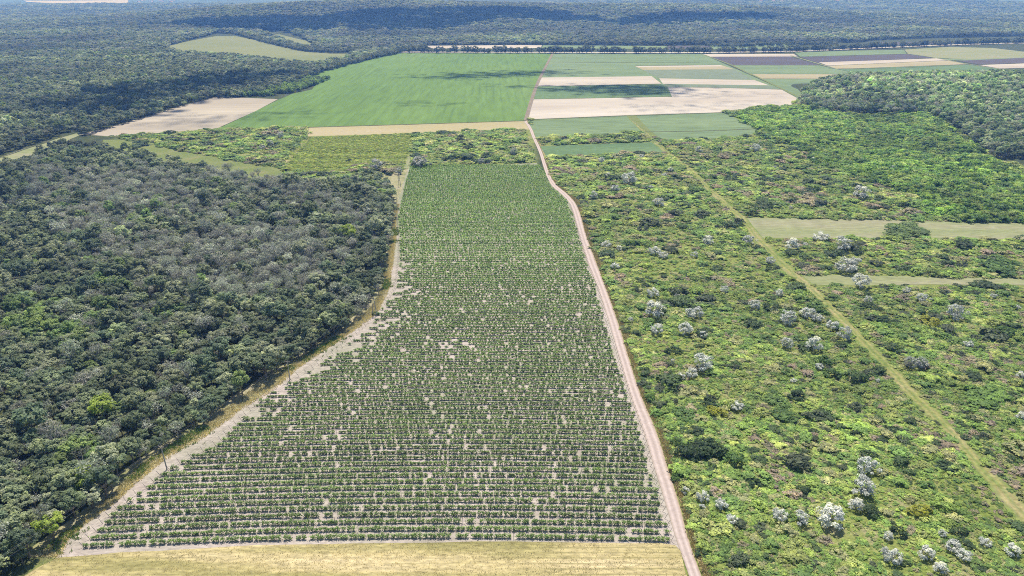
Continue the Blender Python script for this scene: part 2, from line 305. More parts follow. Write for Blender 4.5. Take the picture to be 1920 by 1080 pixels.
S = [('tan_strip', [(1190, 124), (1352, 122), (1378, 130), (1205, 131)], m_tan, 'thin tan strip above the grey green crop strip'),
     ('white_strip', [(1192, 124), (1350, 122.4), (1358, 124.6), (1196, 126)], m_white, 'thinnest white soil strip above a tan strip'),
     ('grey_strip', [(1205, 131.5), (1378, 130.5), (1412, 149), (1235, 146)], m_grey, 'grey green crop strip between tan and white strips'),
     ('white_strip', [(1012, 145.5), (1222, 143), (1240, 157), (1006, 162)], m_white, 'white soil strip starting at the dirt track under the green field'),
     ('white_strip', [(1236, 147), (1414, 150), (1442, 160), (1243, 157.5)], m_white, 'white soil strip right of the longer white one'),
     ('green_strip', [(1005, 162.5), (1243, 158.5), (1260, 181), (1000, 186)], m_teal, 'green strip coloured darker as under cloud shadow, between two white fields'),  # cloud shadow over this strip is partly put into its darker green
     ('green_strip', [(1245, 158.5), (1443, 161), (1458, 167.5), (1250, 163)], m_grey, 'thin green strip wedged above the large white field'),
     ('white_field', [(999, 186.5), (1130, 184), (1260, 181.5), (1252, 163.5), (1330, 164), (1465, 168), (1494, 184), (1486, 200), (1362, 210.5), (1180, 216), (988, 224)], m_white, 'largest white bare soil field beside the dirt road head'),
     ('young_crop_field', [(990, 227), (1178, 219), (1200, 238), (1217, 249), (1100, 255), (1005, 258)], m_pale, 'pale green field at the head of the dirt road'),
     ('young_crop_field', [(1186, 219), (1357, 212), (1402, 232), (1436, 252), (1310, 262), (1240, 263), (1215, 243)], m_pale, 'pale green field right of the grassy track'),
     ('young_crop_field', [(1013, 274.5), (1130, 270), (1224, 267), (1250, 286), (1120, 290), (1024, 293)], m_teal, 'narrow green field strip below a line of bushes'),
     ('white_strip', [(1314, 101.5), (1488, 101), (1496, 106), (1328, 106.5)], m_white, 'white soil strip under the far trees above tilled ground'),
     ('tilled_field', [(1330, 107), (1482, 106.3), (1537, 122), (1372, 122)], m_dark, 'dark tilled field below the far white strip'),
     ('young_crop_field', [(1490, 98), (1600, 95), (1695, 93.5), (1700, 101), (1500, 106.5)], m_pale, 'pale green field under the far trees above tilled ground'),
     ('tilled_field', [(1500, 107), (1700, 101.5), (1748, 108.5), (1534, 118)], m_dark, 'dark tilled field above the sloping white strip'),
     ('white_strip', [(1535, 117), (1756, 109.5), (1782, 113), (1552, 123)], m_white, 'white soil strip sloping beneath a dark tilled field'),
     ('tan_field', [(1553, 123.5), (1782, 113.5), (1812, 120.5), (1570, 129.5)], m_tan, 'tan field below the sloping white strip'),
     ('tan_field', [(1404, 139), (1612, 139.5), (1598, 148), (1426, 147.5)], m_tan, 'tan strip reaching the wooded rise'),
     ('young_crop_field', [(1372, 122.5), (1536, 122.6), (1570, 130), (1612, 139), (1403, 138.5)], m_pale, 'pale green field between tilled ground and tan strip'),
     ('young_crop_field', [(1428, 148), (1600, 148.5), (1590, 160), (1560, 178), (1498, 182)], m_pale, 'pale green field at the tip of the wooded rise'),
     ('meadow_field', [(1572, 130), (1812, 121), (1870, 129), (1990, 142), (1990, 176), (1750, 172), (1600, 166), (1604, 148), (1616, 139)], m_teal, 'green meadow behind the wooded rise'),
     ('scrub_field', [(1702, 101), (1696, 93), (1780, 88), (1860, 90), (1920, 97), (1990, 99), (1990, 105), (1810, 112), (1750, 108)], m_rough, 'rough scrubby field under the far roadside trees'),
     ('young_crop_field', [(1750, 109), (1810, 112), (1990, 104), (1990, 110), (1830, 114), (1784, 113)], m_pale, 'pale green sliver between rough field and tilled ground'),
     ('tilled_field', [(1796, 114), (1990, 105.5), (1990, 116), (1834, 121)], m_dark, 'dark tilled field at the right of the plain'),
     ('white_strip', [(1836, 122), (1990, 116.5), (1990, 126), (1874, 128.5)], m_white, 'white soil strip under the rightmost tilled field'),
     ('hay_field', [(800, 86), (960, 84.5), (1016, 85), (1014, 90), (900, 91.5), (805, 91)], m_white, 'pale hay strip behind the far roadside trees'),
     ('young_crop_field', [(1018, 85), (1250, 86.5), (1250, 92), (1016, 90.5)], m_pale, 'pale green strip behind the far roadside trees'),
     ('tilled_field', [(1252, 86), (1330, 86), (1332, 92), (1252, 92)], m_dark, 'small tilled strip behind the far roadside trees'),
     ('young_crop_field', [(1332, 84.5), (1500, 82), (1502, 91), (1334, 92.5)], m_pale, 'green strip among the far trees'),
     ('tilled_field', [(1640, 76), (1740, 73), (1850, 71.5), (1830, 80), (1660, 86)], m_dark, 'tilled strip at the foot of the far wood'),
     ('white_strip', [(1810, 70.5), (1990, 67), (1990, 74), (1870, 77)], m_white, 'pale strip at the foot of the far wood')]
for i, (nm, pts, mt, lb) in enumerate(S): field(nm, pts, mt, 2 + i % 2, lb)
m_margin = land('field_margin', [(.3, (.09, .12, .05)), (.6, (.16, .17, .08)), (.8, (.22, .19, .13))], .05, .4, .3)
for pp_, lb in (([(575, 239), (780, 233), (986, 226.5)], 'dark weedy edge along the foot of the large green field'), ([(1000, 186.2), (1130, 184), (1259, 181.3)], 'weedy line between dark strip and the large white field'), ([(988, 224.6), (1180, 216.8), (1360, 211.2)], 'weedy line below the large white field'),
               ([(1252, 163.6), (1330, 164), (1466, 168)], 'weedy line above the large white field'), ([(1310, 262.5), (1436, 252.5)], 'weedy line below the right pale field'), ([(1190, 248), (1330, 246), (1432, 241)], 'weedy line across the right pale field'),
               ([(1036, 118), (1180, 117), (1312, 117)], 'faint line across the far pale strips'), ([(1553, 129), (1680, 128.5), (1812, 121)], 'weedy line below the tan field'), ([(1007, 162.3), (1240, 158)], 'weedy line above the dark strip'), ([(1192, 123.4), (1352, 121.8)], 'dark line above the thinnest white strip')):
    L_ = GP(pp_); strip('field_margin', L_-[0, 1.6], L_+[0, 1.6], .22, m_margin, lb, 'field margin', 60, 2)
field('road', [(740, 98.2), (900, 98.6), (1100, 99.2), (1300, 99.6), (1500, 97), (1620, 91.5), (1760, 85.5), (1990, 80), (1990, 78.4), (1760, 84), (1620, 90), (1500, 95.6), (1300, 98), (1100, 97.6), (740, 96.8)], m_white, 4, 'pale far road along the tree line')
field('grass_bank', [(195, 262), (260, 263), (300, 272), (380, 288), (450, 300), (545, 318), (545, 346), (430, 328), (330, 312), (240, 294), (190, 286)], m_ygrass, 1, 'yellow green grass bank between the woods', 2, 8)
field('grass_clearing', [(-60, 318), (0, 296), (60, 277), (128, 254), (142, 250), (150, 254), (110, 272), (60, 292), (0, 309), (-60, 330)], m_rough, 1, 'dry clearing along the forest edge with a pale path', 2, 8)
field('rough_field', [(1396, 408), (1600, 411), (1800, 414), (2000, 421), (2000, 450), (1700, 447), (1432, 446), (1412, 430)], m_rough, 1, 'broad grey green grass strip across the right scrub', 1.2, 8)
field('rough_field', [(1500, 515), (1700, 518), (2000, 524), (2000, 536), (1750, 533), (1530, 536), (1512, 526)], m_rough, 1, 'narrow grass strip across the right scrub', 1.0, 8)
A_vy = 0.0
m_vy = land('young_vine_rows', [(.3, (.2, .26, .06)), (.55, (.27, .31, .08)), (.75, (.33, .35, .12))], .05, .6, .35, None, 0, None, (.35, 1, 1))
field('vineyard_patch', [(558, 258), (778, 250), (770, 280), (757, 312), (700, 322), (600, 326), (528, 322)], m_vy, 1, 'small bright green vineyard patch left of the path')
field('path', [(574, 256.5), (582, 256.5), (556, 290), (536, 312), (526, 311), (548, 284)], m_beige, 2, 'brown path left of the bright vineyard patch', .6, 8)
field('path', [(776, 250), (784, 250), (780, 285), (768, 316), (757, 316), (770, 280)], m_rough, 2, 'path right of the bright vineyard patch', .6, 8)
field('grass_wedge', [(1175, 217), (1191, 216), (1217, 243), (1242, 264), (1224, 268), (1216, 250), (1199, 238)], m_ygrass, 4, 'grassy wedge between two pale green fields')
field('bare_patch', [(1120, 476), (1140, 472), (1149, 478), (1147, 486), (1130, 491), (1122, 489)], m_stub, 2, 'pale bare patch of earth beside the dirt road', .8, 4)
# pink far fields near the horizon
for pts, mt, lb in (([(45, 2), (120, 2), (240, 1), (241, 6), (190, 7.5), (110, 7.5), (50, 4.5)], m_white, 'pale far field beyond the woods'), ([(8, 8), (90, 7.6), (80, 10.5), (20, 10)], m_green, 'bright green far field beyond the woods'),
                    ([(640, .3), (690, 1.3), (745, 0), (740, -1.5), (640, -1.5)], m_white, 'pale sliver of field on the horizon'), ([(370, .5), (460, 1), (480, -1), (370, -1)], m_white, 'thin pale field near the horizon'),
                    ([(1660, 2), (1760, 4), (1840, 2), (1830, 0), (1660, -1)], m_pale, 'pale green hillside beyond the right woods')):
    P = dense(np.array([GT(*p) for p in pts]), 150); poly_sheet('far_field', P, 5.0, mt, lb, 'field', True, 250)
# vineyard soil, verge, road, tracks
m, t, n, l, b = newmat('vineyard_soil'); co = n.new('ShaderNodeTexCoord').outputs['Object']
s1 = ramp(n, [(.3, (.34, .285, .25)), (.55, (.43, .37, .33)), (.75, (.5, .43, .39))]); l.new(noise(n, l, co, .25, 6, .7, (.35, 1, 1)), s1.inputs[0])
gmask = ramp(n, [(.44, (0, 0, 0)), (.62, (1, 1, 1))]); l.new(noise(n, l, co, .035, 6, .7, (.7, 1, 1)), gmask.inputs[0])
sep = n.new('ShaderNodeSeparateXYZ'); l.new(co, sep.inputs[0]); mr = n.new('ShaderNodeMapRange'); mr.inputs[1].default_value = 300; mr.inputs[2].default_value = 440; l.new(sep.outputs[1], mr.inputs[0])
gf = mathn(n, l, 'MINIMUM', mathn(n, l, 'ADD', mathn(n, l, 'MULTIPLY', gmask.outputs[0], .38), mathn(n, l, 'MULTIPLY', mr.outputs[0], .5)), .8)
g2 = ramp(n, [(.3, (.72, .72, .72)), (.7, (1.18, 1.18, 1.18))]); l.new(noise(n, l, co, 1.4, 3, .7, (.4, 1, 1)), g2.inputs[0])
l.new(mix(n, l, 1.0, mix(n, l, gf, s1.outputs[0], (.19, .22, .115)), g2.outputs[0], 'MULTIPLY'), b.inputs['Base Color']); b.inputs['Roughness'].default_value = .95; b.inputs['Specular IOR Level'].default_value = .1
M_soil = m
Psoil = dense(GP(SOIL_EDGE[1:]), 5, .8, 3, False)
Psoil = np.concatenate([Psoil, GP([(1006, 306), (1030, 336), (1047, 352), (1066, 370), (1082, 400), (1092, 440), (1112, 500), (1128, 540), (1152, 607), (1170, 675), (1190, 742), (1219, 810), (1238, 877), (1260, 945), (1278, 1012), (1282, 1030), (1262, 1030), (960, 1026), (700, 1028), (480, 1032), (300, 1041), (110, 1052)])])
poly_sheet('vineyard_soil', Psoil, .06, M_soil, 'pale bare soil under the vine rows', 'soil')
m_verge = land('dry_verge', [(.3, (.2, .24, .085)), (.45, (.35, .33, .17)), (.6, (.43, .385, .24)), (.75, (.48, .42, .31))], .1, .9, .3)
Pv = np.concatenate([dense(GP(WOOD_EDGE[2:])+np.array([-2.5, 0]), 5, 1, 4, False), dense(GP(SOIL_EDGE[1:])+np.array([1.2, 0]), 5, .6, 5, False)[::-1]])
poly_sheet('grass_verge', Pv, .03, m_verge, 'strip of dry yellow grass between oak wood and vineyard', 'grass verge')
m, t, n, l, b = newmat('dirt_road'); co = n.new('ShaderNodeTexCoord').outputs['Object']
ac = n.new('ShaderNodeAttribute'); ac.attribute_name = 'across'
warp = mathn(n, l, 'ADD', ac.outputs['Fac'], mathn(n, l, 'MULTIPLY', mathn(n, l, 'SUBTRACT', noise(n, l, co, .06, 3), .5), .14))
rr = ramp(n, [(0, (.3, .25, .19)), (.1, (.4, .325, .285)), (.24, (.5, .41, .37)), (.36, (.42, .34, .305)), (.48, (.36, .29, .255)), (.6, (.42, .34, .305)), (.72, (.5, .41, .37)), (.84, (.41, .33, .29)), (1, (.33, .25, .17))]); l.new(warp, rr.inputs[0])
g2 = ramp(n, [(.3, (.82, .82, .82)), (.7, (1.12, 1.12, 1.12))]); l.new(noise(n, l, co, .8, 5, .7), g2.inputs[0])
l.new(mix(n, l, 1.0, rr.outputs[0], g2.outputs[0], 'MULTIPLY'), b.inputs['Base Color']); b.inputs['Roughness'].default_value = .95; b.inputs['Specular IOR Level'].default_value = .1
strip('dirt_road', GP(ROAD_L), GP(ROAD_R), .12, m, 'pale rutted dirt road running up beside the vineyard', 'dirt road')
strip('road_verge', GP([(x+3-(540-y if y < 540 else 0)*.008, y) for x, y in ROAD_R]), GP([(x+3+12*max(.3, (y-200)/850), y) for x, y in ROAD_R]), .04, land('orange_verge', [(.3, (.2, .22, .06)), (.5, (.36, .3, .13)), (.7, (.46, .36, .2))], .12, .9, .3), 'dry tan grass edge on the right of the dirt road', 'grass verge')
m_track = land('grass_track', [(.3, (.18, .235, .075)), (.5, (.25, .275, .1)), (.7, (.34, .315, .17))], .09, .7, .3)
t = m_track.node_tree; n, l = t.nodes, t.links; b = n['Principled BSDF']; src = b.inputs['Base Color'].links[0].from_socket; a = n.new('ShaderNodeAttribute'); a.attribute_name = 'across'
tc = n.new('ShaderNodeTexCoord').outputs['Object']; rq = ramp(n, [(0, (.75, .95, .6)), (.2, (1, 1, .9)), (.33, (1.3, 1.15, 1.1)), (.5, (.85, .95, .75)), (.67, (1.3, 1.15, 1.1)), (.82, (1, 1, .9)), (1, (.75, .95, .6))])
l.new(mathn(n, l, 'ADD', a.outputs['Fac'], mathn(n, l, 'MULTIPLY', mathn(n, l, 'SUBTRACT', noise(n, l, tc, .12, 4), .5), .5)), rq.inputs[0]); l.new(mix(n, l, 1.0, src, rq.outputs[0], 'MULTIPLY'), b.inputs['Base Color'])
tp = GP(TRACK); tp = dense(tp, 7, 0, 0, False); hw = np.interp(tp[:, 1], [120, 300, 700], [2.9, 3.1, 3.5])*(.65+.7*fbm(tp[:, 0], tp[:, 1], 14, 4)); tp[:, 0] += 1.6*(fbm(tp[:, 0], tp[:, 1], 26, 6)-.5)
strip('grass_track', tp-np.c_[hw, 0*hw], tp+np.c_[hw, 0*hw], .13, m_track, 'straight mown grass track through the right scrub', 'track')
tl = GP([(986, 226), (996, 190), (1006, 160), (1018, 135), (1036, 100.5)])
strip('field_track', tl-[2.2, 0], tl+[2.2, 0], .25, land('brown_track', [(.3, (.25, .2, .15)), (.7, (.33, .27, .2))], .05, .4, .2), 'thin brown track between green field and strips', 'track')
tl = GP([(1312, 100), (1370, 121), (1405, 138), (1428, 148), (1497, 182)])
strip('field_track', tl-[2, 0], tl+[2, 0], .25, m_ygrass, 'grassy track along the strips to the wooded rise', 'track')
tl = GP([(1482, 104), (1536, 120), (1572, 130)]); strip('field_track', tl-[2, 0], tl+[2, 0], .25, m_rough, 'short track between two tilled fields', 'track')
tl = GP([(1700, 98), (1750, 108), (1812, 120), (1870, 129), (1960, 142)]); strip('field_track', tl-[2, 0], tl+[2, 0], .25, m_rough, 'track at the right of the tan field', 'track')
tl = GP([(-30, 305), (0, 296), (60, 274), (110, 258), (140, 248)]); strip('field_track', tl-[0, 3.0], tl+[0, 3.0], .17, m_white, 'pale path along the left forest edge', 'track')
Pw = GP([(-80, 1200), (1345, 1200), (1310, 1130), (1287, 1075), (1277, 1034), (1268, 1024), (1240, 1020), (960, 1016.5), (700, 1019), (480, 1023), (300, 1033), (110, 1045), (70, 1065), (20, 1100)])
m_wheat = land('ripe_wheat', [(.3, (.22, .21, .08)), (.44, (.4, .35, .15)), (.56, (.55, .455, .23)), (.72, (.66, .545, .32))], .12, 1.3, .35, (.1, 1, 1), -.01, (math.pi/2, 1.7, .6, (.2, .18, .075)), (.35, 1, 1))
poly_sheet('wheat_field', dense(Pw, 4, .35, 6), .16, m_wheat, 'golden wheat field below the vineyard', 'wheat field')
# ------------------------------------------------------------------ plant meshes shared by all copies
def crown_mesh(name, rx, rz, zc, clumps, per, rc, leaf, mat, zmin=-.4, flat=1.0, jit=.45, hollow=.55):
    C, N, S, A = [], [], [], []
    for k in range(clumps):
        while True:
            d = rng.normal(size=3); d /= np.linalg.norm(d)
            if d[2] > zmin: break
        r = hollow + (1-hollow)*rng.random()**.6
        ang = math.atan2(d[1], d[0]); lob = 1 + .16*math.sin(2*ang+k*.01+rx) + .12*math.sin(3*ang+rz*3)
        c = d*r*np.array([rx*lob, rx*lob, rz]) + np.array([0, 0, zc]); cr = rc*rng.uniform(.65, 1.25)
        q = rng.normal(size=(per, 3)); q /= np.linalg.norm(q, axis=1, keepdims=True); q[:, 2] = np.where(q[:, 2] < -.3, -q[:, 2], q[:, 2])
        p = c + q*cr*np.array([1, 1, .8*flat])*rng.uniform(.7, 1.05, (per, 1))
        C.append(p); N.append(q + .35*d + rng.normal(size=(per, 3))*jit + np.array([0, 0, .75])); S.append(leaf*rng.uniform(.6, 1.35, per))
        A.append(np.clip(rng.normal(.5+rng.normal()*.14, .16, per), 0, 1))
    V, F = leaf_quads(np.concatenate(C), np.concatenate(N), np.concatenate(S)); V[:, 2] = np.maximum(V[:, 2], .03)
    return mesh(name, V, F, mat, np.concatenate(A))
def limbs(h, r, n, spread, top, thin=.25, sub=0):
    parts = [tube([(0, 0, -.3), (rng.normal()*.1, rng.normal()*.1, h*.5), (rng.normal()*.2, rng.normal()*.2, h)], [r*1.25, r*.9, r*.6], 7)]
    for k in range(n):
        a = 2*math.pi*(k+rng.random()*.6)/n; z0 = h*rng.uniform(.6, 1); e = np.array([math.cos(a)*spread*rng.uniform(.5, 1), math.sin(a)*spread*rng.uniform(.5, 1), top*rng.uniform(.6, 1)])
        mid = np.array([e[0]*.45, e[1]*.45, z0+(e[2]-z0)*.6]); parts.append(tube([(0, 0, z0), mid, e], [r*.5, r*.3, r*.5*thin], 5))
        for j in range(sub):
            q = mid+(e-mid)*rng.uniform(0, .8); e2 = q+np.array([rng.normal()*.8, rng.normal()*.8, rng.uniform(.3, 1.4)]); parts.append(tube([q, (q+e2)/2+rng.normal(size=3)*.1, e2], [r*.22, r*.15, r*.07], 3))
    return merge(parts)
OAK, BUSH, SILV = [], [], []
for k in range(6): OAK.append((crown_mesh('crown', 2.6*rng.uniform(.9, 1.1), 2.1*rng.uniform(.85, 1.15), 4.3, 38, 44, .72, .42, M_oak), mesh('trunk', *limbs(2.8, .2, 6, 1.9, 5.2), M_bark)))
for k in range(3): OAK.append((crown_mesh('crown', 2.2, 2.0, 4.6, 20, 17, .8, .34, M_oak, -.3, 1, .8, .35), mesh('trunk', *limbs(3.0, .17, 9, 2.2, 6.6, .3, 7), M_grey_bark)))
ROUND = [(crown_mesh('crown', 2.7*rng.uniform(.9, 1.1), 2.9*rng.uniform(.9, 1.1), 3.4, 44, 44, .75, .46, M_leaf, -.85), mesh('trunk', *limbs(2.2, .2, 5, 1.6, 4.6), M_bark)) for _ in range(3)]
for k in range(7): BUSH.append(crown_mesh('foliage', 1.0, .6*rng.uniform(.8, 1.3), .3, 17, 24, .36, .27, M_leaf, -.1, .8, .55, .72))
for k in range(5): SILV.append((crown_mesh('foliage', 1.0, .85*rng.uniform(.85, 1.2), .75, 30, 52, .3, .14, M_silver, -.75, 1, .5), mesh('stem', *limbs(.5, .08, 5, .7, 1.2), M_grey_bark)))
# ------------------------------------------------------------------ stuff scattered over the land
def gn_scatter(name, P, scl, rot, tint, var, templates, label, cat):
    me = bpy.data.meshes.new(name); me.vertices.add(len(P)); me.vertices.foreach_set('co', np.asarray(P, np.float32).ravel())
    for nm, ty, val in (('scl', 'FLOAT_VECTOR', scl), ('rot', 'FLOAT_VECTOR', rot), ('tint', 'FLOAT_VECTOR', tint)):
        a = me.attributes.new(nm, ty, 'POINT'); a.data.foreach_set('vector', np.asarray(val, np.float32).ravel())
    a = me.attributes.new('variant', 'INT', 'POINT'); a.data.foreach_set('value', np.asarray(var, np.int32))
    o = tag(link(name, me), label, cat, None, 'stuff')
    g = bpy.data.node_groups.new(name, 'GeometryNodeTree'); g.interface.new_socket('Geometry', in_out='INPUT', socket_type='NodeSocketGeometry'); g.interface.new_socket('Geometry', in_out='OUTPUT', socket_type='NodeSocketGeometry')
    gi = g.nodes.new('NodeGroupInput'); go = g.nodes.new('NodeGroupOutput'); jn = g.nodes.new('GeometryNodeJoinGeometry'); g.links.new(jn.outputs[0], go.inputs[0])
    def attr(nm, ty):
        x = g.nodes.new('GeometryNodeInputNamedAttribute'); x.data_type = ty; x.inputs['Name'].default_value = nm; return x.outputs[0]
    av, asc, ar = attr('variant', 'INT'), attr('scl', 'FLOAT_VECTOR'), attr('rot', 'FLOAT_VECTOR')
    for k, objs in enumerate(templates):
        cmp = g.nodes.new('FunctionNodeCompare'); cmp.data_type = 'INT'; cmp.operation = 'EQUAL'; g.links.new(av, cmp.inputs[2]); cmp.inputs[3].default_value = k
        for ob in objs:
            oi = g.nodes.new('GeometryNodeObjectInfo'); oi.inputs['Object'].default_value = ob; oi.inputs['As Instance'].default_value = True
            ip = g.nodes.new('GeometryNodeInstanceOnPoints'); g.links.new(gi.outputs[0], ip.inputs['Points']); g.links.new(cmp.outputs[0], ip.inputs['Selection'])
            g.links.new(oi.outputs['Geometry'], ip.inputs['Instance']); g.links.new(ar, ip.inputs['Rotation']); g.links.new(asc, ip.inputs['Scale']); g.links.new(ip.outputs[0], jn.inputs[0])
    md = o.modifiers.new('scatter', 'NODES'); md.node_group = g
    return o
def grid_pts(x0, x1, y0, y1, sp, jit=.42):
    out = []; y = y0; odd = 0
    while y < y1:
        s = sp(y); lim = .697*1.12*(y*CT+CAM_H*ST)+15; a, c = max(x0, -lim), min(x1, lim)
        if c > a:
            x = np.arange(a + odd*s*.5, c, s); out.append(np.c_[x+rng.uniform(-jit, jit, len(x))*s, y+rng.uniform(-jit, jit, len(x))*s])
        y += s*.87; odd ^= 1
    return np.concatenate(out)
C_OAK = np.array([(.115, .145, .08), (.145, .172, .098), (.096, .13, .078), (.18, .205, .118), (.215, .23, .155)])
C_GREY = np.array([(.24, .255, .22), (.28, .29, .26), (.2, .225, .18), (.235, .23, .21)])
C_LIGHT = np.array([(.15, .215, .075), (.18, .235, .08)])
# the oak wood left of the vineyard
pts = grid_pts(-700, 0, 95, 640, lambda y: 3.6 if y < 330 else 3.6+(y-330)*.004)
pts = pts[inside(P_wood, pts[:, 0], pts[:, 1])]
P_bare = GP([(60, 330), (260, 290), (460, 315), (600, 350), (700, 420), (715, 480), (640, 540), (560, 560), (420, 580), (300, 520), (120, 470), (40, 400)])
nse = fbm(pts[:, 0], pts[:, 1], 38, 3); bare = inside(P_bare, pts[:, 0], pts[:, 1])
rnd = rng.random(len(pts)); pb = np.where(bare, .8*sstep(.3, .58, nse)+.1, .2*sstep(.45, .7, nse)+.03)
isb = rnd < pb; lz_ = np.zeros(len(pts), bool)
for q in ([(-40, 600), (60, 572), (115, 590), (60, 650), (-40, 665)], [(50, 622), (140, 604), (225, 606), (150, 650), (60, 655)], [(100, 400), (240, 380), (360, 390), (330, 430), (150, 440)], [(100, 870), (190, 840), (210, 880), (120, 910)]): lz_ |= inside(GP(q), pts[:, 0], pts[:, 1])
isl = (~isb) & (rng.random(len(pts)) < .5*lz_+.035+.1*sstep(.6, .75, fbm(pts[:, 0], pts[:, 1], 25, 8)))
var = np.where(isb, rng.integers(6, 9, len(pts)), rng.integers(0, 6, len(pts)))
tint = C_OAK[rng.integers(0, 5, len(pts))]; tint = tint*(1 + (.75*(fbm(pts[:, 0], pts[:, 1], 30, 15)-.45))[:, None])
tint = np.where(isb[:, None], C_GREY[rng.integers(0, 4, len(pts))], tint); tint = np.where(isl[:, None], C_LIGHT[rng.integers(0, 2, len(pts))], tint)
tint = tint*np.exp(rng.normal(size=(len(pts), 1))*.2)
hs = np.clip(np.exp(rng.normal(size=len(pts))*.26)*.8, .5, 1.7)*(1+.4*(fbm(pts[:, 0], pts[:, 1], 20, 21)-.5)); scl = np.c_[hs*rng.uniform(.9, 1.15, len(pts)), hs*rng.uniform(.9, 1.15, len(pts)), hs*rng.uniform(.85, 1.2, len(pts))]
wood = dict(p=pts, tint=tint, scl=scl, var=var, isb=isb, isl=isl)
for px, py, s in ((195, 800, 1.45), (655, 445+12, 1.5), (165, 925, 1.2), (125, 1000, 1.1)):   # bright yellow green trees that stand out in the photograph
    q = G(px, py); i = np.argmin(((pts-q)**2).sum(1)); tint[i] = (.24, .3, .05); scl[i] = s; var[i] = 1; isb[i] = False; isl[i] = True
rot = rng.uniform(0, 6.28, len(pts)); dist = np.hypot(pts[:, 0], pts[:, 1])
u = np.abs(pts[:, 0])/(pts[:, 1]*CT+CAM_H*ST) < .70
near = np.where(u & (pts[:, 1] > 118), dist, 1e9).argsort()[:290]
mask = np.zeros(len(pts), bool); mask[near] = True
rowpitch, row0 = 2.62, 138.6
def ordn(k): return '%d%s' % (k, 'th' if 10 <= k % 100 <= 20 else {1: 'st', 2: 'nd', 3: 'rd'}.get(k % 10, 'th'))
def band(y): return int((y-row0)//rowpitch)+1
def colour_word(c, isb):
    if isb: return 'bare grey'
    v = c[1]/max(c[0], 1e-3)
    return 'bright yellow green' if c[1] > .23 else ('pale green' if c[1] > .165 else ('mid green' if c[1] > .125 else 'dark green'))
used = set()
def uniq(s):
    k = s; j = 2
    while k in used: k = s + ', ' + ordn(j) + ' back'; j += 1
    used.add(k); return k
T_OAK = [None]*9
bands = {}
for i in near: bands.setdefault(band(pts[i, 1]), []).append(i)
for bnd, ids in sorted(bands.items()):
    ids.sort(key=lambda i: -pts[i, 0])
    for rank, i in enumerate(ids, 1):
        e = link('oak_tree', None); e.location = (pts[i, 0], pts[i, 1], 0); e.rotation_euler = (0, 0, rot[i]); e.scale = scl[i]
        where = ('level with the %s vine row' % ordn(bnd)) if bnd > 0 else ('%s band before the vines' % ordn(1-bnd))
        tag(e, uniq('%s oak, %s in from the grass verge, %s' % (colour_word(tint[i], isb[i]), ordn(rank), where)), 'tree', 'oaks of the wood beside the vineyard')
        cr = link('crown', OAK[var[i]][0], e, tint[i]); tk = link('trunk', OAK[var[i]][1], e)
        if T_OAK[var[i]] is None: T_OAK[var[i]] = (cr, tk)
k = ~mask
gn_scatter('woodland', np.c_[pts[k], np.zeros(k.sum())], scl[k], np.c_[np.zeros((k.sum(), 2)), rot[k]], tint[k], var[k], T_OAK, 'oak wood with grey bare trees behind the nearest oaks', 'woodland')
# far forest all round the fields
FIELD_POLYS = [GP(p) for p in ([(312, 94), (318, 86), (342, 80), (372, 74), (405, 67), (442, 67), (500, 79), (570, 96), (676, 99), (640, 116), (585, 124), (520, 121), (455, 111), (345, 104)], [(478, 63), (525, 63), (575, 76), (602, 93), (570, 92), (530, 78)],
               [(140, 264), (200, 242), (240, 231), (330, 203), (400, 184), (440, 184), (500, 176), (560, 160), (620, 128), (720, 103), (745, 99), (742, 97), (800, 96), (798, 85), (960, 84), (1250, 85.5), (1340, 84), (1510, 81), (1560, 86), (1640, 76), (1740, 72), (2300, 62), (2300, 180), (1400, 200), (1000, 330), (735, 340), (530, 335), (200, 285)],
               [(-80, 335), (0, 318), (60, 300), (120, 280), (190, 282), (150, 246), (125, 250), (60, 272), (0, 291), (-80, 312)])]
far_polys = [np.array([GT(*p) for p in q]) for q in ([(45, 2), (120, 2), (240, 1), (241, 6), (190, 7.5), (110, 7.5), (50, 4.5)], [(8, 8), (90, 7.6), (80, 10.5), (20, 10)], [(1660, 2), (1760, 4), (1840, 2), (1830, 0), (1660, -1)])]
pts = grid_pts(-9000, 9000, 560, 5600, lambda y: max(5.2, y/185))
x, y = pts[:, 0], pts[:, 1]
ok = np.ones(len(pts), bool)
for P in FIELD_POLYS + far_polys + [P_wood]: ok &= ~inside(P, x, y)
for q in ([(1420, .5), (1620, .5), (1620, 6.5), (1420, 6.5)], [(240, 1.5), (338, 1.5), (338, 7.5), (240, 7.5)]): ok &= ~(inside(np.array([GT(*p) for p in q]), x, y) & (rng.random(len(x)) < .75))
P_plain = GP([(985, 330), (1010, 200), (1036, 96), (2300, 60), (2300, 420), (1500, 420)])
ok &= ~(inside(P_plain, x, y) & ~inside(P_trees_right, x, y)); ok &= ~((x > -20) & (y < 1100) & ~inside(P_trees_right, x, y))
ok |= inside(P_trees_right, x+26*(fbm(x, y, 40, 91)-.5)*(y < 900), y+60*(fbm(x, y, 40, 92)-.5)*(y < 850)); pts = pts[ok]; x, y = pts[:, 0], pts[:, 1]; s = np.maximum(5.2, y/185)/4.6
hh = np.clip(1.0+.25*(s-1), 1, 2.1)*rng.uniform(.6, 1.5, len(pts))*(1+.35*(fbm(x, y, 60, 4)-.5))
scl = np.c_[s*rng.uniform(.85, 1.2, len(pts)), s*rng.uniform(.85, 1.2, len(pts)), hh]
big = fbm(x, y, 260, 31); tint = C_OAK[rng.integers(0, 5, len(pts))]*1.1; gz = rng.random(len(pts)) < .12+.3*sstep(.55, .7, fbm(x, y, 120, 12)); lt = rng.random(len(pts)) < .06+.25*sstep(.58, .72, fbm(x, y, 150, 44))
